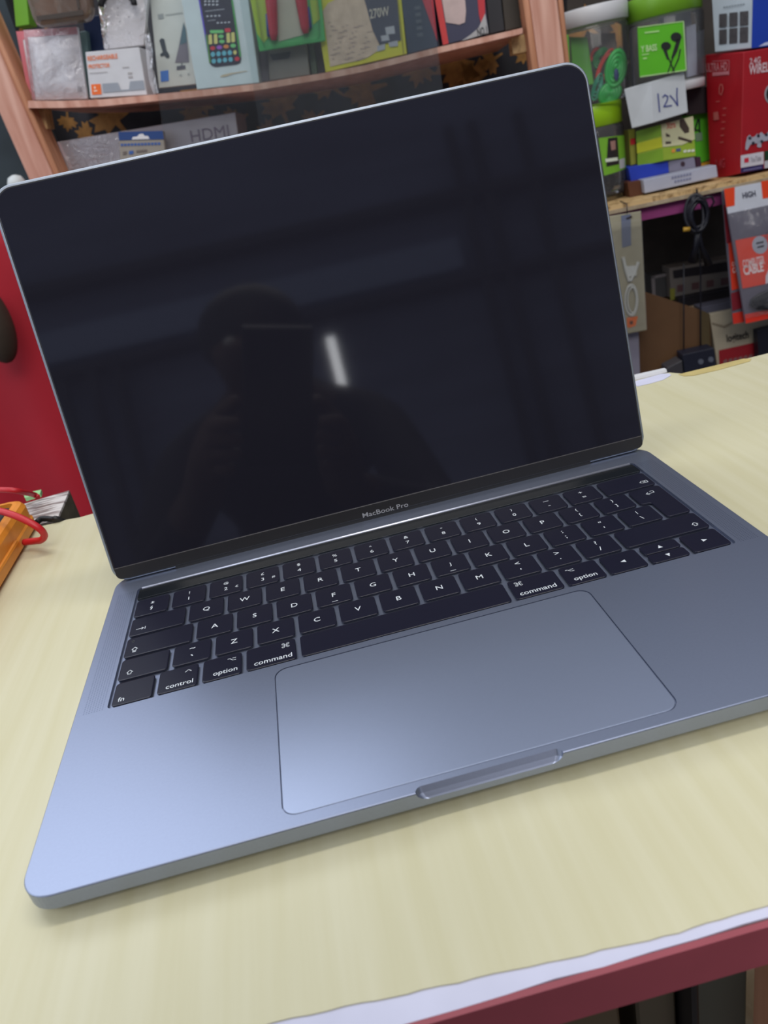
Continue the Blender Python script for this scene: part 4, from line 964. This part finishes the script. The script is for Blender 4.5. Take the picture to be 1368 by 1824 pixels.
# red controller box
o, f1, f2 = box3('game_console_box', (1256, 98, 1265, 321, .090), (1325, 93, 1319, 309, .012), (1440, 74, 1440, 284, .020), paint(160, 22, 34), 'tall red games console box picturing grey gamepads', 'box')
f1.text('lettering', 'ULTRA HD', *puv(f1, 1258, 113), *puv(f1, 1297, 125), paint(190, 120, 125), o)
prints('frame_lines', f1, stroke(f1, [(1270, 109), (1300, 107)], .5) + stroke(f1, [(1300, 107), (1300, 133)], .5) + [pp(f1, [(1270, 129), (1300, 126), (1300, 132), (1270, 135)])], paint(185, 115, 122), o)
prints('side_icons', f1, stroke(f1, [(1284, 150), (1288, 150), (1290, 158), (1287, 168), (1283, 166), (1283, 155), (1285, 150)], .8) + [pp(f1, [(1272, 200), (1281, 198), (1283, 212), (1273, 214)])] + [pp(f1, [(1277 + (i * 13) % 14, 180 + i * 12), (1284 + (i * 13) % 14, 179 + i * 12), (1284 + (i * 13) % 14, 180.5 + i * 12), (1277 + (i * 13) % 14, 181.5 + i * 12)]) for i in range(7)], paint(185, 95, 90), o)
f1.text('faint_lettering', '2.4G', *puv(f1, 1276, 284), *puv(f1, 1296, 297), paint(175, 60, 70), o)
f2.text('lettering', '2.4G', *puv(f2, 1335, 104), *puv(f2, 1354, 112), paint(205, 175, 182), o)
f2.text('lettering', 'WIRELESS', *puv(f2, 1334, 116), *puv(f2, 1386, 124.5), paint(215, 190, 196), o)
def pad_shape(cx, cy, s):
    P = [(-1, 1), (-.95, .1), (-.75, -.75), (-.45, -1), (-.15, -.6), (.2, -.65), (.5, -1), (.8, -.8), (1, 0), (1.05, .9), (.75, 1), (.45, .3), (-.35, .35), (-.7, 1.05)]
    return [(cx + x * s, cy + y * s * .92 - x * s * .15) for x, y in P]
prints('gamepad_picture', f2, [pp(f2, pad_shape(1341, 252, 14)), pp(f2, pad_shape(1362, 247, 14)), pp(f2, pad_shape(1384, 243, 14))], paint(165, 165, 178), o)
prints('gamepad_buttons', f2, [pp(f2, [(x + 3 * math.cos(a), y + 3 * math.sin(a)) for a in [i * math.pi / 4 for i in range(8)]]) for x, y in ((1335, 246), (1341, 255), (1350, 242), (1356, 252), (1364, 240), (1370, 250))], paint(45, 42, 55), o, lift=.0013)
prints('round_picture', f2, [pp(f2, [(1378 + 17 * math.cos(a), 168 + 20 * math.sin(a)) for a in [i * math.pi / 9 for i in range(18)]])], paint(150, 150, 155), o)
prints('round_picture_dark', f2, [pp(f2, [(1379 + 15 * math.cos(a), 168 + 18 * math.sin(a)) for a in [i * math.pi / 9 for i in range(18)]])], paint(28, 30, 32), o, lift=.0013)
prints('white_sticker', f2, [pp(f2, [(1319, 277), (1359.5, 270), (1359.5, 292), (1319, 299)])], paint(205, 200, 208), o)
prints('red_play_mark', f2, [pp(f2, [(1325, 282), (1333, 280.5), (1333, 289), (1325, 290)])], paint(200, 45, 65), o, lift=.0013)
f2.text('sticker_lettering', 'YouTube', *puv(f2, 1336, 280), *puv(f2, 1355, 286), paint(150, 145, 155), o, lift=.0013)
prints('navy_strip', f2, [pp(f2, [(1319, 299.5), (1359, 292.5), (1359, 301), (1319, 308)])], paint(48, 40, 88), o)
prints('navy_strip_lettering', f2, [pp(f2, [(1324 + i * 4, 302.5 - i * .7), (1327 + i * 4, 302 - i * .7), (1327 + i * 4, 304.5 - i * .7), (1324 + i * 4, 305 - i * .7)]) for i in range(8)], paint(120, 115, 160), o, lift=.0013)
prints('green_corner', f2, [pp(f2, [(1361, 269), (1390, 264), (1390, 281), (1361, 286)])], paint(28, 62, 40), o)
prints('pale_corner', f2, [pp(f2, [(1361, 287), (1390, 282), (1390, 294), (1361, 300)])], paint(180, 182, 190), o)
# game box on top
o, f1, f2 = box3('game_box', (1264, -60, 1273, 93, .06), (1342, -70, 1338, 86, .02), (1440, -80, 1440, 74, .03), paint(168, 178, 186), 'box with six dark thumbnails and blue side standing on the red console box', 'box')
th6 = []
for r, (ya, yb) in enumerate(((25, 49), (53, 79))):
    for c_, (xa, xb) in enumerate(((1281.5, 1295.5), (1300, 1315), (1319, 1334.5))):
        th6.append(pp(f1, [(xa, ya - c_ * 2.3), (xb, ya - 1.5 - c_ * 2.3), (xb, yb - 1.5 - c_ * 1.5), (xa, yb - c_ * 1.5)]))
prints('thumbnails', f1, th6, mat('thumbnail_print', c8(58, 54, 56), .5, var=.4, scale=120), o)
prints('caption', f1, [pp(f1, [(1289 + i * 5, 12 - i * .8), (1292.5 + i * 5, 11.4 - i * .8), (1292.5 + i * 5, 13.4 - i * .8), (1289 + i * 5, 14 - i * .8)]) for i in range(8)], paint(110, 118, 125), o)
prints('blue_side', f2, [r4(0, 0, 1, 1)], paint(28, 62, 165), o)
prints('white_swoosh', f2, [pp(f2, [(1350, 83), (1362, 76), (1400, 66), (1400, 73), (1364, 81)])], paint(185, 195, 225), o, lift=.0013)

# ------------------------------------------------------------------ below the right board
MB().hexa([C(1030, 416, .012), C(1292, 363, .012), C(1292, 363, .016), C(1030, 416, .016)], [C(1030, 391, .012), C(1296, 335, .012), C(1296, 335, .016), C(1030, 391, .016)]).out('trim_cloth', mat('magenta_cloth', (.33, .05, .20), .7, var=.08), label='magenta cloth strip hanging under the right board', cat='cloth')
# hanging packet with white cable
o, f = slab('cable_packet', [(1070, 388), (1142, 376), (1152, 588), (1090, 600)], -.012, .003, paint(158, 152, 130), 'long hanging packet with a white charging cable and orange label', 'packet')
prints('blue_strip', f, [pp(f, [(1106, 384), (1123, 381), (1124, 437), (1108, 441)])], paint(105, 112, 135), o)
prints('orange_label', f, [pp(f, [(1116, 566), (1136, 563), (1132, 580), (1120, 584), (1117, 582)])], paint(220, 105, 35), o)
prints('orange_label_mark', f, [pp(f, [(1121, 572), (1127, 571), (1127, 577), (1122, 578)])], paint(90, 50, 30), o, lift=.0013)
prints('hook_slot', f, [pp(f, [(1114, 389), (1124, 384), (1126, 387), (1117, 391)])], paint(40, 30, 32), o, lift=.0013)
cm = paint(200, 202, 200, .4)
def face_tube(f, pts, r, n=8): 
    P = [f.at(*puv(f, *p), r + .001) for p in pts]; return MB().tube(P, r, n)
mb = MB()
for dx, k in ((0, 1.0), (2, .8), (-1, .9)):
    pts = [(1124 + dx + 11 * k * math.cos(a), 534 + 28 * k * math.sin(a)) for a in [2 * math.pi * i / 24 for i in range(24)]]
    mb.tube([f.at(*puv(f, *p), .0024) for p in pts], .0014, 6, closed=True)
mb.out('cable_loops', cm, o, smooth=True)
mb = MB(); mb.tube([f.at(*puv(f, 1109, 458), .003), f.at(*puv(f, 1114, 480), .003), f.at(*puv(f, 1120, 500), .003)], .0026, 8)
mb.tube([f.at(*puv(f, 1136, 466), .003), f.at(*puv(f, 1130, 484), .003), f.at(*puv(f, 1122, 500), .003)], .0026, 8)
mb.add([f.at(*puv(f, x, y), h) for h in (.001, .005) for x, y in ((1112, 474), (1134, 472), (1132, 490), (1116, 492))], [(0, 1, 2, 3), (7, 6, 5, 4), (0, 4, 5, 1), (1, 5, 6, 2), (2, 6, 7, 3), (3, 7, 4, 0)])
mb.out('plug_heads', cm, o, smooth=False)
MB().add([f.at(u, v, .0065) for u, v in ((0.02, .05), (.98, .05), (.98, .98), (.02, .98))], [(0, 1, 2, 3)]).out('clear_front', film('packet_film', (.98, .98, .96), .95, .12, .5, 60, ior=1.25), o)
# black cable bundle
mb = MB(); c = C(1242, 382, -.022); k = 1.15 / FPX
for t in range(9):
    pts = []; ph = t * .7
    for i in range(26):
        a = 2 * math.pi * i / 26
        x = (24 - t * .8) * math.cos(a) + 2 * math.sin(ph); y = (32 - (t % 4) * 3) * math.sin(a) + 3 * math.cos(ph)
        pts.append(c + CU * (x * k * (.45 + .08 * t)) + Vector((0, 0, y * k)) + CN * (.006 * math.sin(ph + a)))
    mb.tube(pts, .0026, 6, closed=True)
mb.tube([C(1244, 412, -.018), C(1240, 440, -.01), C(1234, 465, 0)], [.006, .0045, .008], 8)
mb.tube([C(1242, 412, -.018), C(1250, 440, -.01), C(1262, 470, 0)], [.005, .003, .007], 8)
mb.tube([C(1256, 352, -.018), C(1268, 350, -.018), C(1272, 360, -.018), C(1266, 370, -.018)], .0018, 6)
mb.tube([C(1243, 352, -.02), C(1242, 345, -.012), C(1241, 338, -.004)], .0018, 6)
mb.tube([C(1218, 470, .01), C(1218, 560, .01), C(1218, 640, .01)], .0012, 6)
mb.tube([C(1244, 440, .005), C(1248, 480, .01), C(1248, 560, .01), C(1248, 636, .01)], .0012, 6)
o = mb.out('cable_bundle', paint(24, 24, 34, .45), smooth=True, label='bundle of coiled black cable hanging under the right board', cat='cable')
MB().tube([C(1217, 409, -.026), C(1229, 408, -.028)], .0035, 8).out('yellow_tie', paint(170, 130, 40), o, smooth=True)
# back shelf goods
zshelf = .12
slab('stock_board', [(1120, 572), (1420, 512), (1420, 518), (1120, 578)], .10, .14, M['ply_pale'], 'dark lower board carrying stock behind the hanging cables', 'shelf')
o, f = slab('stock_box', [(1160, 492), (1200, 484), (1201, 526), (1162, 534)], .16, .04, paint(66, 66, 68), 'dark grey stock box far back beside the white cable packet', 'box')
prints('pale_edge', f, [r4(0, 0, .15, 1), r4(0, 0, 1, .12)], paint(120, 115, 118), o)
o, f = slab('stock_box', [(1192, 478), (1330, 456), (1330, 512), (1196, 532)], .14, .04, paint(112, 106, 102), 'pale stock box with small dark pictures behind the black wires', 'box')
prints('dark_top', f, [pp(f, [(1198, 482), (1330, 460), (1330, 478), (1200, 496)])], paint(34, 30, 36), o)
prints('yellow_edge', f, [pp(f, [(1193, 514), (1202, 513), (1202, 533), (1194, 535)])], paint(130, 130, 55), o)
prints('small_pictures', f, [pp(f, [(1206 + i * 26, 508 - i * 4), (1219 + i * 26, 506 - i * 4), (1219 + i * 26, 518 - i * 4), (1206 + i * 26, 520 - i * 4)]) for i in range(4)], paint(92, 66, 68), o)
slab('black_box', [(1208, 532), (1330, 508), (1330, 528), (1210, 552)], .12, .05, paint(30, 28, 36), 'flat black box lying below the pale stock box', 'box')
slab('silver_tray', [(1246, 548), (1320, 533), (1320, 560), (1250, 566)], .055, .03, paint(82, 82, 96), 'dull silver tray above the cream box with red base', 'tray')
# brown carton
o, f1, f2 = box3('brown_carton', (1128, 513, 1112, 720, .03), (1245, 551, 1246, 720, .02), (1266, 560, 1270, 720, .05), paint(94, 68, 46), 'large plain brown carton standing behind the counter edge', 'carton')
prints('lighter_corner', f2, [r4(.15, 0, .85, 1)], paint(100, 86, 60), o)
slab('lilac_pole', [(1119, 590), (1138, 592), (1142, 720), (1124, 720)], .01, .02, paint(128, 124, 138), 'pale lilac upright strip between laptop lid and brown carton', 'pole')
# cream box with red base
o, f = slab('mouse_box', [(1264, 560), (1440, 526), (1440, 690), (1288, 720)], .045, .08, paint(168, 158, 138), 'cream and red box with black brand lettering by the counter edge', 'box')
f.text('lettering', 'logitech', *puv(f, 1293, 596), *puv(f, 1334, 606), paint(40, 36, 38), o)
prints('red_base', f, [pp(f, [(1280, 624), (1352, 608), (1380, 602), (1380, 700), (1284, 710)])], paint(150, 32, 42), o)
prints('grey_lettering', f, [pp(f, [(1288 + i * 9, 642 - i * 1.8), (1294 + i * 9, 639 - i * 1.8), (1296 + i * 9, 650 - i * 1.8), (1288 + i * 9, 652 - i * 1.8)]) for i in range(8)], paint(135, 95, 95), o, lift=.0012)
prints('crease', f, [pp(f, [(1268, 574), (1290, 580), (1318, 566), (1316, 569), (1290, 584), (1268, 577)])], paint(130, 118, 100), o)
slab('black_pouch', [(1349, 590), (1440, 566), (1440, 700), (1356, 700)], .02, .018, paint(24, 26, 38), 'black pouch at the right picture edge above the counter', 'pouch')
o, f = slab('black_gadget', [(1216, 632), (1272, 620), (1284, 722), (1228, 734)], -.018, .03, paint(30, 32, 46), 'small black gadget with two round grey dials behind the counter edge', 'gadget')
prints('round_dials', f, [pp(f, [(x + 5 * math.cos(a), y + 5 * math.sin(a)) for a in [i * math.pi / 6 for i in range(12)]]) for x, y in ((1248, 644), (1266, 640))], paint(92, 96, 108), o)
slab('grey_gadget', [(1188, 656), (1215, 642), (1224, 732), (1196, 740)], -.018, .03, paint(62, 60, 64), 'low grey gadget behind the counter left of the dials', 'gadget')
# orange cable bags
def cable_bag(dx, dy, d, lab, front):
    o, f = slab('cable_bag', [(1289 + dx, 338 + dy), (1420 + dx, 312 + dy), (1452 + dx, 548 + dy), (1328 + dx, 576 + dy)] if front else [(1286, 340), (1330, 331), (1352, 560), (1306, 576)], d, .004, paint(96, 92, 104), lab, 'cable bag', 'orange computer cable bags')
    if front:
        prints('white_header', f, [pp(f, [(1289, 337), (1440, 308), (1440, 350), (1296, 381)])], paint(205, 208, 218), o)
        prints('orange_header_patch', f, [pp(f, [(1289, 337), (1308, 333), (1308, 366), (1293, 369)])], paint(232, 72, 35), o, lift=.0013)
        prints('orange_header_patch', f, [pp(f, [(1355, 323), (1440, 308), (1440, 340), (1358, 354)])], paint(232, 72, 35), o, lift=.0013)
        f.text('lettering', 'HIGH', *puv(f, 1321, 343.5), *puv(f, 1346, 349.5), paint(70, 72, 88), o, lift=.0014, bold=.03)
        prints('orange_panel', f, [pp(f, [(1309, 428), (1440, 403), (1448, 488), (1322, 514)])], paint(226, 64, 36), o, lift=.0013)
        f.text('lettering', 'COMPUTER', *puv(f, 1321, 463), *puv(f, 1362, 470), paint(240, 205, 200), o, lift=.0018)
        f.text('lettering', 'CABLE', *puv(f, 1322, 473), *puv(f, 1360, 483), paint(245, 225, 220), o, lift=.0018, bold=.03)
        prints('round_badge', f, [pp(f, [(1353 + 14 * math.cos(a), 436 + 16 * math.sin(a)) for a in [i * math.pi / 12 for i in range(24)]])], paint(165, 168, 178), o, lift=.0016)
        prints('badge_lettering', f, [pp(f, [(1346, 432), (1359, 429), (1359, 432), (1346, 435)]), pp(f, [(1348, 439), (1360, 436), (1360, 439), (1348, 442)])], paint(50, 50, 60), o, lift=.002)
        prints('orange_foot', f, [pp(f, [(1326, 560), (1450, 534), (1452, 549), (1328, 576)])], paint(222, 55, 38), o, lift=.0013)
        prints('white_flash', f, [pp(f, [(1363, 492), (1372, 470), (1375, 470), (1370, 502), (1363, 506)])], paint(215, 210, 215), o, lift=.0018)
        mb = MB()
        for i in range(5):
            mb.tube([f.at(.5 + .40 * math.cos(a) * (1 - .12 * i), .85 + .07 * math.sin(a) * (1 - .1 * i), .006) for a in [2 * math.pi * j / 18 for j in range(18)]], .0028, 6, closed=True)
        mb.out('coiled_cable', paint(28, 28, 34), o, smooth=True)
        mb = MB(); nx, ny = 16, 26; vs = []
        for j in range(ny + 1):
            for i in range(nx + 1):
                u, v = i / nx, .16 + .8 * j / ny; e = min(u, 1 - u, (v - .16) * 1.5, (.96 - v) * 1.5)
                vs.append(f.at(u, v, .003 + .012 * min(1, max(0, e) * 5) + .003 * math.sin(15 * u + 9 * v) * math.sin(11 * v - 6 * u) * min(1, max(0, e) * 7)))
        mb.add(vs, [(j * (nx + 1) + i, j * (nx + 1) + i + 1, (j + 1) * (nx + 1) + i + 1, (j + 1) * (nx + 1) + i) for j in range(ny) for i in range(nx)]).out('clear_window', film('bag_window', (.95, .95, .97), .93, .08, .6, 60, ior=1.3), o, smooth=True)
    else:
        prints('orange_panel', f, [pp(f, [(1297, 430), (1316, 426), (1324, 512), (1303, 517)])], paint(214, 60, 38), o)
        f.text('lettering', 'CO', *puv(f, 1303, 467), *puv(f, 1312, 472), paint(235, 200, 195), o)
        f.text('lettering', 'CA', *puv(f, 1304, 477), *puv(f, 1314, 484), paint(235, 200, 195), o)
        prints('orange_foot', f, [pp(f, [(1304, 558), (1330, 553), (1332, 572), (1306, 577)])], paint(205, 52, 38), o)
        prints('red_edge', f, [r4(0, .1, .35, .38)], paint(120, 30, 42), o); prints('red_edge', f, [r4(0, .76, .4, .9)], paint(120, 30, 42), o)
cable_bag(0, 0, -.022, 'front clear cable bag with orange panel, HIGH header and round badge', True)
cable_bag(0, 0, -.008, 'rear cable bag showing only its orange left edge', False)
# hanging hooks for packet, bundle and bags
for nm, px, py, ds, lab in (('wire_hook', 1112, 374, -.012, 'thin wire hook holding the white cable packet'), ('wire_hook', 1384, 322, -.024, 'thin wire hook holding the front cable bag')):
    a = C(px, py, 0); MB().tube([a + UPV * .012 + CN * .02, a + UPV * .010 + CN * ds * 1.3, a - UPV * .004 + CN * ds * 1.3], .0009, 6).out(nm, paint(60, 50, 50, .3), smooth=True, label=lab, cat='hook')

# ------------------------------------------------------------------ left side
mb = MB(); nx = 40; rings = []
for z in (-.90, -.5, -.2, 0, .15, C(80, 345, .0).z):
    ring = []
    for i in range(nx + 1):
        u = i / nx; p = C(-420, 600, -.09).lerp(C(235, 600, -.09), u)
        ring.append((p.x, p.y + .009 * math.sin(u * 26) * (1 - .3 * z) - 0.000, z))
    rings.append(ring)
vs = [p for r_ in rings for p in r_]
mb.add(vs, [(j * (nx + 1) + i, j * (nx + 1) + i + 1, (j + 1) * (nx + 1) + i + 1, (j + 1) * (nx + 1) + i) for j in range(len(rings) - 1) for i in range(nx)])
cl = mb.out('red_curtain', M['red_cloth'], smooth=True, label='plain red cloth hanging behind the counter at left', cat='cloth')
md = cl.modifiers.new('thickness', 'SOLIDIFY'); md.thickness = .002
c = C(-14, 575, -.15)
MB().ball(c, .028, .03, .062, 16).out('round_bag', mat('dark_olive_cloth', (.045, .030, .020), .7, var=.2, scale=40), smooth=True, label='dark rounded bag at the left picture edge before the red cloth', cat='bag')
c = C(31, 330, .0)
MB().lathe((c.x, c.y, 0), [(.004, c.z - .02), (.013, c.z - .018), (.014, c.z + .004), (.010, c.z + .012), (.003, c.z + .015)], 24).out('white_bottle', paint(200, 205, 205), smooth=True, label='small white rounded bottle top left of the left pine post', cat='bottle')
MB().box(-.70, 1.42, -.9, -.20, 1.45, 1.2).out('dark_curtain', mat('dark_teal_cloth', (.035, .05, .06), .8, var=.4, scale=9), label='dark teal cloth left of the pine post', cat='cloth')

# multimeter lying on the counter
OR = mat('orange_rubber_holster', (.72, .25, .025), .42, var=.08, scale=60)
mtr = thing('multimeter', (-.125, .225, ZT), 'orange-cased black multimeter lying on the counter at left', 'multimeter')
def mrr(x0, y0, x1, y1, r, i=0): return [(p[0], p[1]) for p in round_poly(rect(x0, y0, x1, y1), r, 6, i)]
X0, X1, Y0, Y1 = -.176, -.0815, .150, .350
def shift(P, dx): return [(x + dx * (y - Y0) / (Y1 - Y0) , y) for x, y in P]
hol = MB().loft([flat(mrr(X0, Y0, X1, Y1, .012, i), ZT + z) for i, z in ((.004, 0), (0, .003), (0, .009), (.0012, .0102), (.0012, .0185), (.003, .0215), (.0055, .0225))]).out('holster', OR, mtr)
cutb = MB().loft([flat(mrr(X0, Y0, X1, Y1, .010, .0085), ZT + z) for z in (.007, .05)]).out('cutter', OR); boolean(hol, cutb)
MB().loft([flat(mrr(X0, Y0, X1, Y1, .008, i), ZT + z) for i, z in ((.0090, .0072), (.0090, .0190), (.0120, .0210))]).out('meter_body', mat('black_meter_plastic', (.018, .018, .022), .45), mtr)
fp = MB().loft([flat(mrr(X0 + .020, Y1 - .062, X1 - .020, Y1 - .020, .004, i), ZT + z) for i, z in ((0, .0208), (0, .0218), (.001, .0222))]).out('display', mat('grey_blue_window', (.13, .16, .22), .25), mtr)
MB().lathe(((X0 + X1) / 2, Y0 + .075, 0), [(.022, ZT + .0209), (.022, ZT + .0245), (.018, ZT + .0265), (.016, ZT + .0265)], 32).out('rotary_dial', mat('dark_dial', (.03, .03, .035), .4), mtr)
MB().tube([(X1 - .0010, .205, ZT + .0095), (X1 - .0010, .30, ZT + .0095)], .0016, 6).out('side_rib', OR, mtr)
# red test lead
def spline(P, n=10):
    P = [Vector(p) for p in P]; out = []
    Q = [P[0]] + P + [P[-1]]
    for i in range(1, len(Q) - 2):
        for k in range(n):
            t = k / n; p0, p1, p2, p3 = Q[i - 1:i + 3]
            out.append(.5 * ((2 * p1) + (-p0 + p2) * t + (2 * p0 - 5 * p1 + 4 * p2 - p3) * t * t + (-p0 + 3 * p1 - 3 * p2 + p3) * t ** 3))
    return out + [P[-1]]
lead = spline([onz(-60, 898, .024), onz(-5, 909, .021), onz(25, 918, .018), onz(52, 930, .013), onz(72, 943, .007), onz(79, 954, .001), onz(73, 962, -.003), onz(60, 964, -.005), onz(45, 962, -.006) + Vector((-.01, 0, 0))])
MB().tube(lead[:-6], .0023, 10).out('test_lead', mat('red_test_lead', (.52, .012, .02), .4), smooth=True, label='thick red test lead looping over the orange multimeter', cat='cable')
lead2 = spline([onz(-40, 872, ZT + .024), onz(18, 873, ZT + .022), onz(42, 877, ZT + .016), onz(60, 881, ZT + .006), onz(68, 886, ZT + .003)])
MB().tube(lead2, .0022, 8).out('red_lead_end', mat('red_test_lead_end', (.50, .012, .02), .4), smooth=True, label='short length of red lead behind the multimeter head', cat='cable')
# black cable dropping over the back edge, and the weathered board end behind the counter
MB().tube(spline([onz(66, 930, ZT + .0024), onz(75, 924, ZT + .0026), onz(95, 925, ZT + .0022), onz(106, 926, ZT + .0010), Vector((-.052, .352, ZT - .02))]), .0022, 8).out('black_cable', paint(28, 26, 26, .5), smooth=True, label='thin black cable running off the back edge of the counter', cat='cable')
bz = ZT - .004
top = [onz(20, 900, bz), onz(40, 892, bz), onz(128, 866, bz), onz(97, 925, bz) + Vector((0, -.002, 0)), onz(30, 945, bz)]
top = [(-.185, .400), (-.107, .409), (-.076, .414), (-.073, .3565), (-.185, .352)]
bo = MB().loft([flat(top, -.50), flat(top, -.016), ]).out('weathered_stool', mat('weathered_dark_wood', (.10, .085, .055), .9, var=.4, scale=60, bump=.5), label='weathered wooden stool end with peeling white top behind the counter', cat='stool')
MB().loft([flat(top, -.0158), flat([(x * .995 - .0005, y) for x, y in top], -.0142)]).out('peeling_top', wood('peeling_white_paint', (.20, .15, .14), (.62, .58, .56), (30, 240, 1), lo=.42, hi=.52, bump=.5), bo)
g = [onz(44, 885, -.013), onz(76, 878, -.013), onz(74, 885, -.013), onz(47, 893, -.013)]
MB().loft([[p for p in g], [p + Vector((0, 0, .003)) for p in g]]).out('green_clip', paint(150, 205, 145, .4), label='pale green plastic clip on the weathered stool', cat='clip')

# goods inside the counter showcase, seen under the front band
def low(name, x0, x1, y, z0, z1, t, m, lab, cat):
    o = MB().box(x0, y, z0, x1, y + t, z1).out(name, m, label=lab, cat=cat); bevel(o, .001); return o
low('showcase_box', .150, .176, -.030, -.21, -.060, .03, paint(78, 66, 50), 'tan box inside the counter below the red band, leftmost', 'box')
low('divider_strip', .199, .2015, -.036, -.21, -.03, .03, paint(26, 20, 20), 'thin black divider inside the counter beside the tan box', 'divider')
low('showcase_box', .1835, .198, -.026, -.21, -.030, .03, paint(74, 66, 54), 'dull khaki box inside the counter left of the thin divider', 'box')
low('showcase_box', .203, .2235, -.028, -.21, -.030, .03, paint(66, 68, 62), 'dark grey-green packet inside the counter beside the pine post', 'packet')
low('showcase_box', .108, .149, -.022, -.21, -.045, .03, paint(60, 62, 58), 'grey-green box inside the counter at the lower picture edge', 'box')

# ------------------------------------------------------------------ the photographer, seen only as a dark reflection in the screen
def camp(x, y, z): return CAM + ROT @ Vector((x, y, z))       # point in the phone's own frame
pc = [camp(x, y, z) for z in (.016, .007) for x, y in ((-.055, -.125), (.020, -.125), (.020, .030), (-.055, .030))]
ph = MB().hexa(pc[:4], pc[4:]).out('phone', paint(18, 18, 22, .3), label='dark phone held up by the photographer, reflected in the screen', cat='phone'); bevel(ph, .002)
P = {'pelvis': (.06, -1.02, .00), 'belly': (.06, -.93, .10), 'chest': (.06, -.78, .19), 'neck': (.06, -.665, .265), 'head': (.065, -.60, .31), 'crown': (.065, -.585, .345),
     'nose': (.065, -.515, .285), 'le1': (.0, -.60, .30), 're1': (.13, -.60, .30),
     'ls': (-.11, -.74, .19), 'le': (-.17, -.56, -.02), 'rs': (.23, -.74, .19), 're': (.28, -.52, -.02),
     'lh': (-.03, -1.03, -.06), 'lk': (-.06, -.98, -.46), 'la': (-.06, -1.03, -.85), 'lt': (-.06, -.92, -.875),
     'rh': (.15, -1.03, -.06), 'rk': (.18, -.98, -.46), 'ra': (.18, -1.03, -.85), 'rt': (.18, -.92, -.875)}
R_ = {'pelvis': .13, 'belly': .125, 'chest': .135, 'neck': .052, 'head': .080, 'crown': .072, 'nose': .012, 'le1': .014, 're1': .014, 'ls': .060, 'le': .042, 'rs': .060, 're': .042,
      'lh': .085, 'lk': .055, 'la': .038, 'lt': .032, 'rh': .085, 'rk': .055, 'ra': .038, 'rt': .032}
E_ = [('pelvis', 'belly'), ('belly', 'chest'), ('chest', 'neck'), ('neck', 'head'), ('head', 'crown'), ('head', 'nose'), ('head', 'le1'), ('head', 're1'), ('chest', 'ls'), ('ls', 'le'), ('chest', 'rs'), ('rs', 're'),
      ('pelvis', 'lh'), ('lh', 'lk'), ('lk', 'la'), ('la', 'lt'), ('pelvis', 'rh'), ('rh', 'rk'), ('rk', 'ra'), ('ra', 'rt')]
for s_, sg, ex in (('l', -1, -.055), ('r', 1, .020)):
    P[s_ + 'w'] = tuple(camp(ex + sg * .045, -.17, .055)); R_[s_ + 'w'] = .027
    P[s_ + 'p'] = tuple(camp(ex + sg * .032, -.105, .030)); R_[s_ + 'p'] = .030
    E_ += [(s_ + 'e', s_ + 'w'), (s_ + 'w', s_ + 'p')]
    for j in range(4):
        ln = (.9, 1.0, .95, .75)[j]
        a_ = camp(ex + sg * .030, -.072 - j * .017, .004); m_ = camp(ex + sg * (.030 - .012 * ln), -.070 - j * .017, -.006 + .003); t_ = camp(ex + sg * (.030 - .030 * ln), -.071 - j * .017, -.003)
        for kk, pt, r0 in ((s_ + 'f%da' % j, a_, .009), (s_ + 'f%db' % j, m_, .0085), (s_ + 'f%dc' % j, t_, .0075)): P[kk] = tuple(pt); R_[kk] = r0
        E_ += [(s_ + 'p', s_ + 'f%da' % j), (s_ + 'f%da' % j, s_ + 'f%db' % j), (s_ + 'f%db' % j, s_ + 'f%dc' % j)]
    P[s_ + 'ta'] = tuple(camp(ex + sg * .022, -.070, .034)); P[s_ + 'tb'] = tuple(camp(ex + sg * .002, -.050, .028)); R_[s_ + 'ta'] = .011; R_[s_ + 'tb'] = .009
    E_ += [(s_ + 'p', s_ + 'ta'), (s_ + 'ta', s_ + 'tb')]
keys = list(P); me = bpy.data.meshes.new('person'); org = Vector((.06, -.98, -.90))
me.from_pydata([Vector(P[k]) - org for k in keys], [(keys.index(a), keys.index(b_)) for a, b_ in E_], [])
o = bpy.data.objects.new('person', me); COL.objects.link(o); o.location = org
md = o.modifiers.new('skin', 'SKIN'); md.use_smooth_shade = True
for i, k in enumerate(keys):
    me.skin_vertices[0].data[i].radius = (R_[k], R_[k]); me.skin_vertices[0].data[i].use_root = (k == 'pelvis')
sub = o.modifiers.new('smooth', 'SUBSURF'); sub.levels = 2
bpy.context.view_layer.update()
me2 = bpy.data.meshes.new_from_object(o.evaluated_get(bpy.context.evaluated_depsgraph_get()))
o.modifiers.clear(); o.data = me2
me2.materials.clear()
me2.materials.append(mat('dark_shirt', (.020, .020, .028), .8)); me2.materials.append(mat('brown_skin', (.10, .05, .03), .5))
for p in me2.polygons:
    p.use_smooth = True
    cc = p.center + org
    p.material_index = 1 if (cc.y > -.69 and cc.z > .225 and -.06 < cc.x < .19) or cc.y > -.33 else 0
tag(o, 'person in dark clothes leaning in with a phone, reflected in the black screen', 'person')
MB().ball((.065, -.625, .345), .088, .085, .075, 12).out('hair', mat('black_hair', (.01, .009, .008), .6), o, smooth=True)
for sx in (-1, 1):
    MB().ball((.065 + sx * .030, -.527, .312), .010, .008, .007, 8).out('eye', paint(225, 220, 215, .2), o, smooth=True)
MB().tube([(.045, -.520, .255), (.065, -.515, .253), (.085, -.520, .255)], .005, 8).out('mouth', mat('lips', (.12, .04, .04), .5), o, smooth=True)
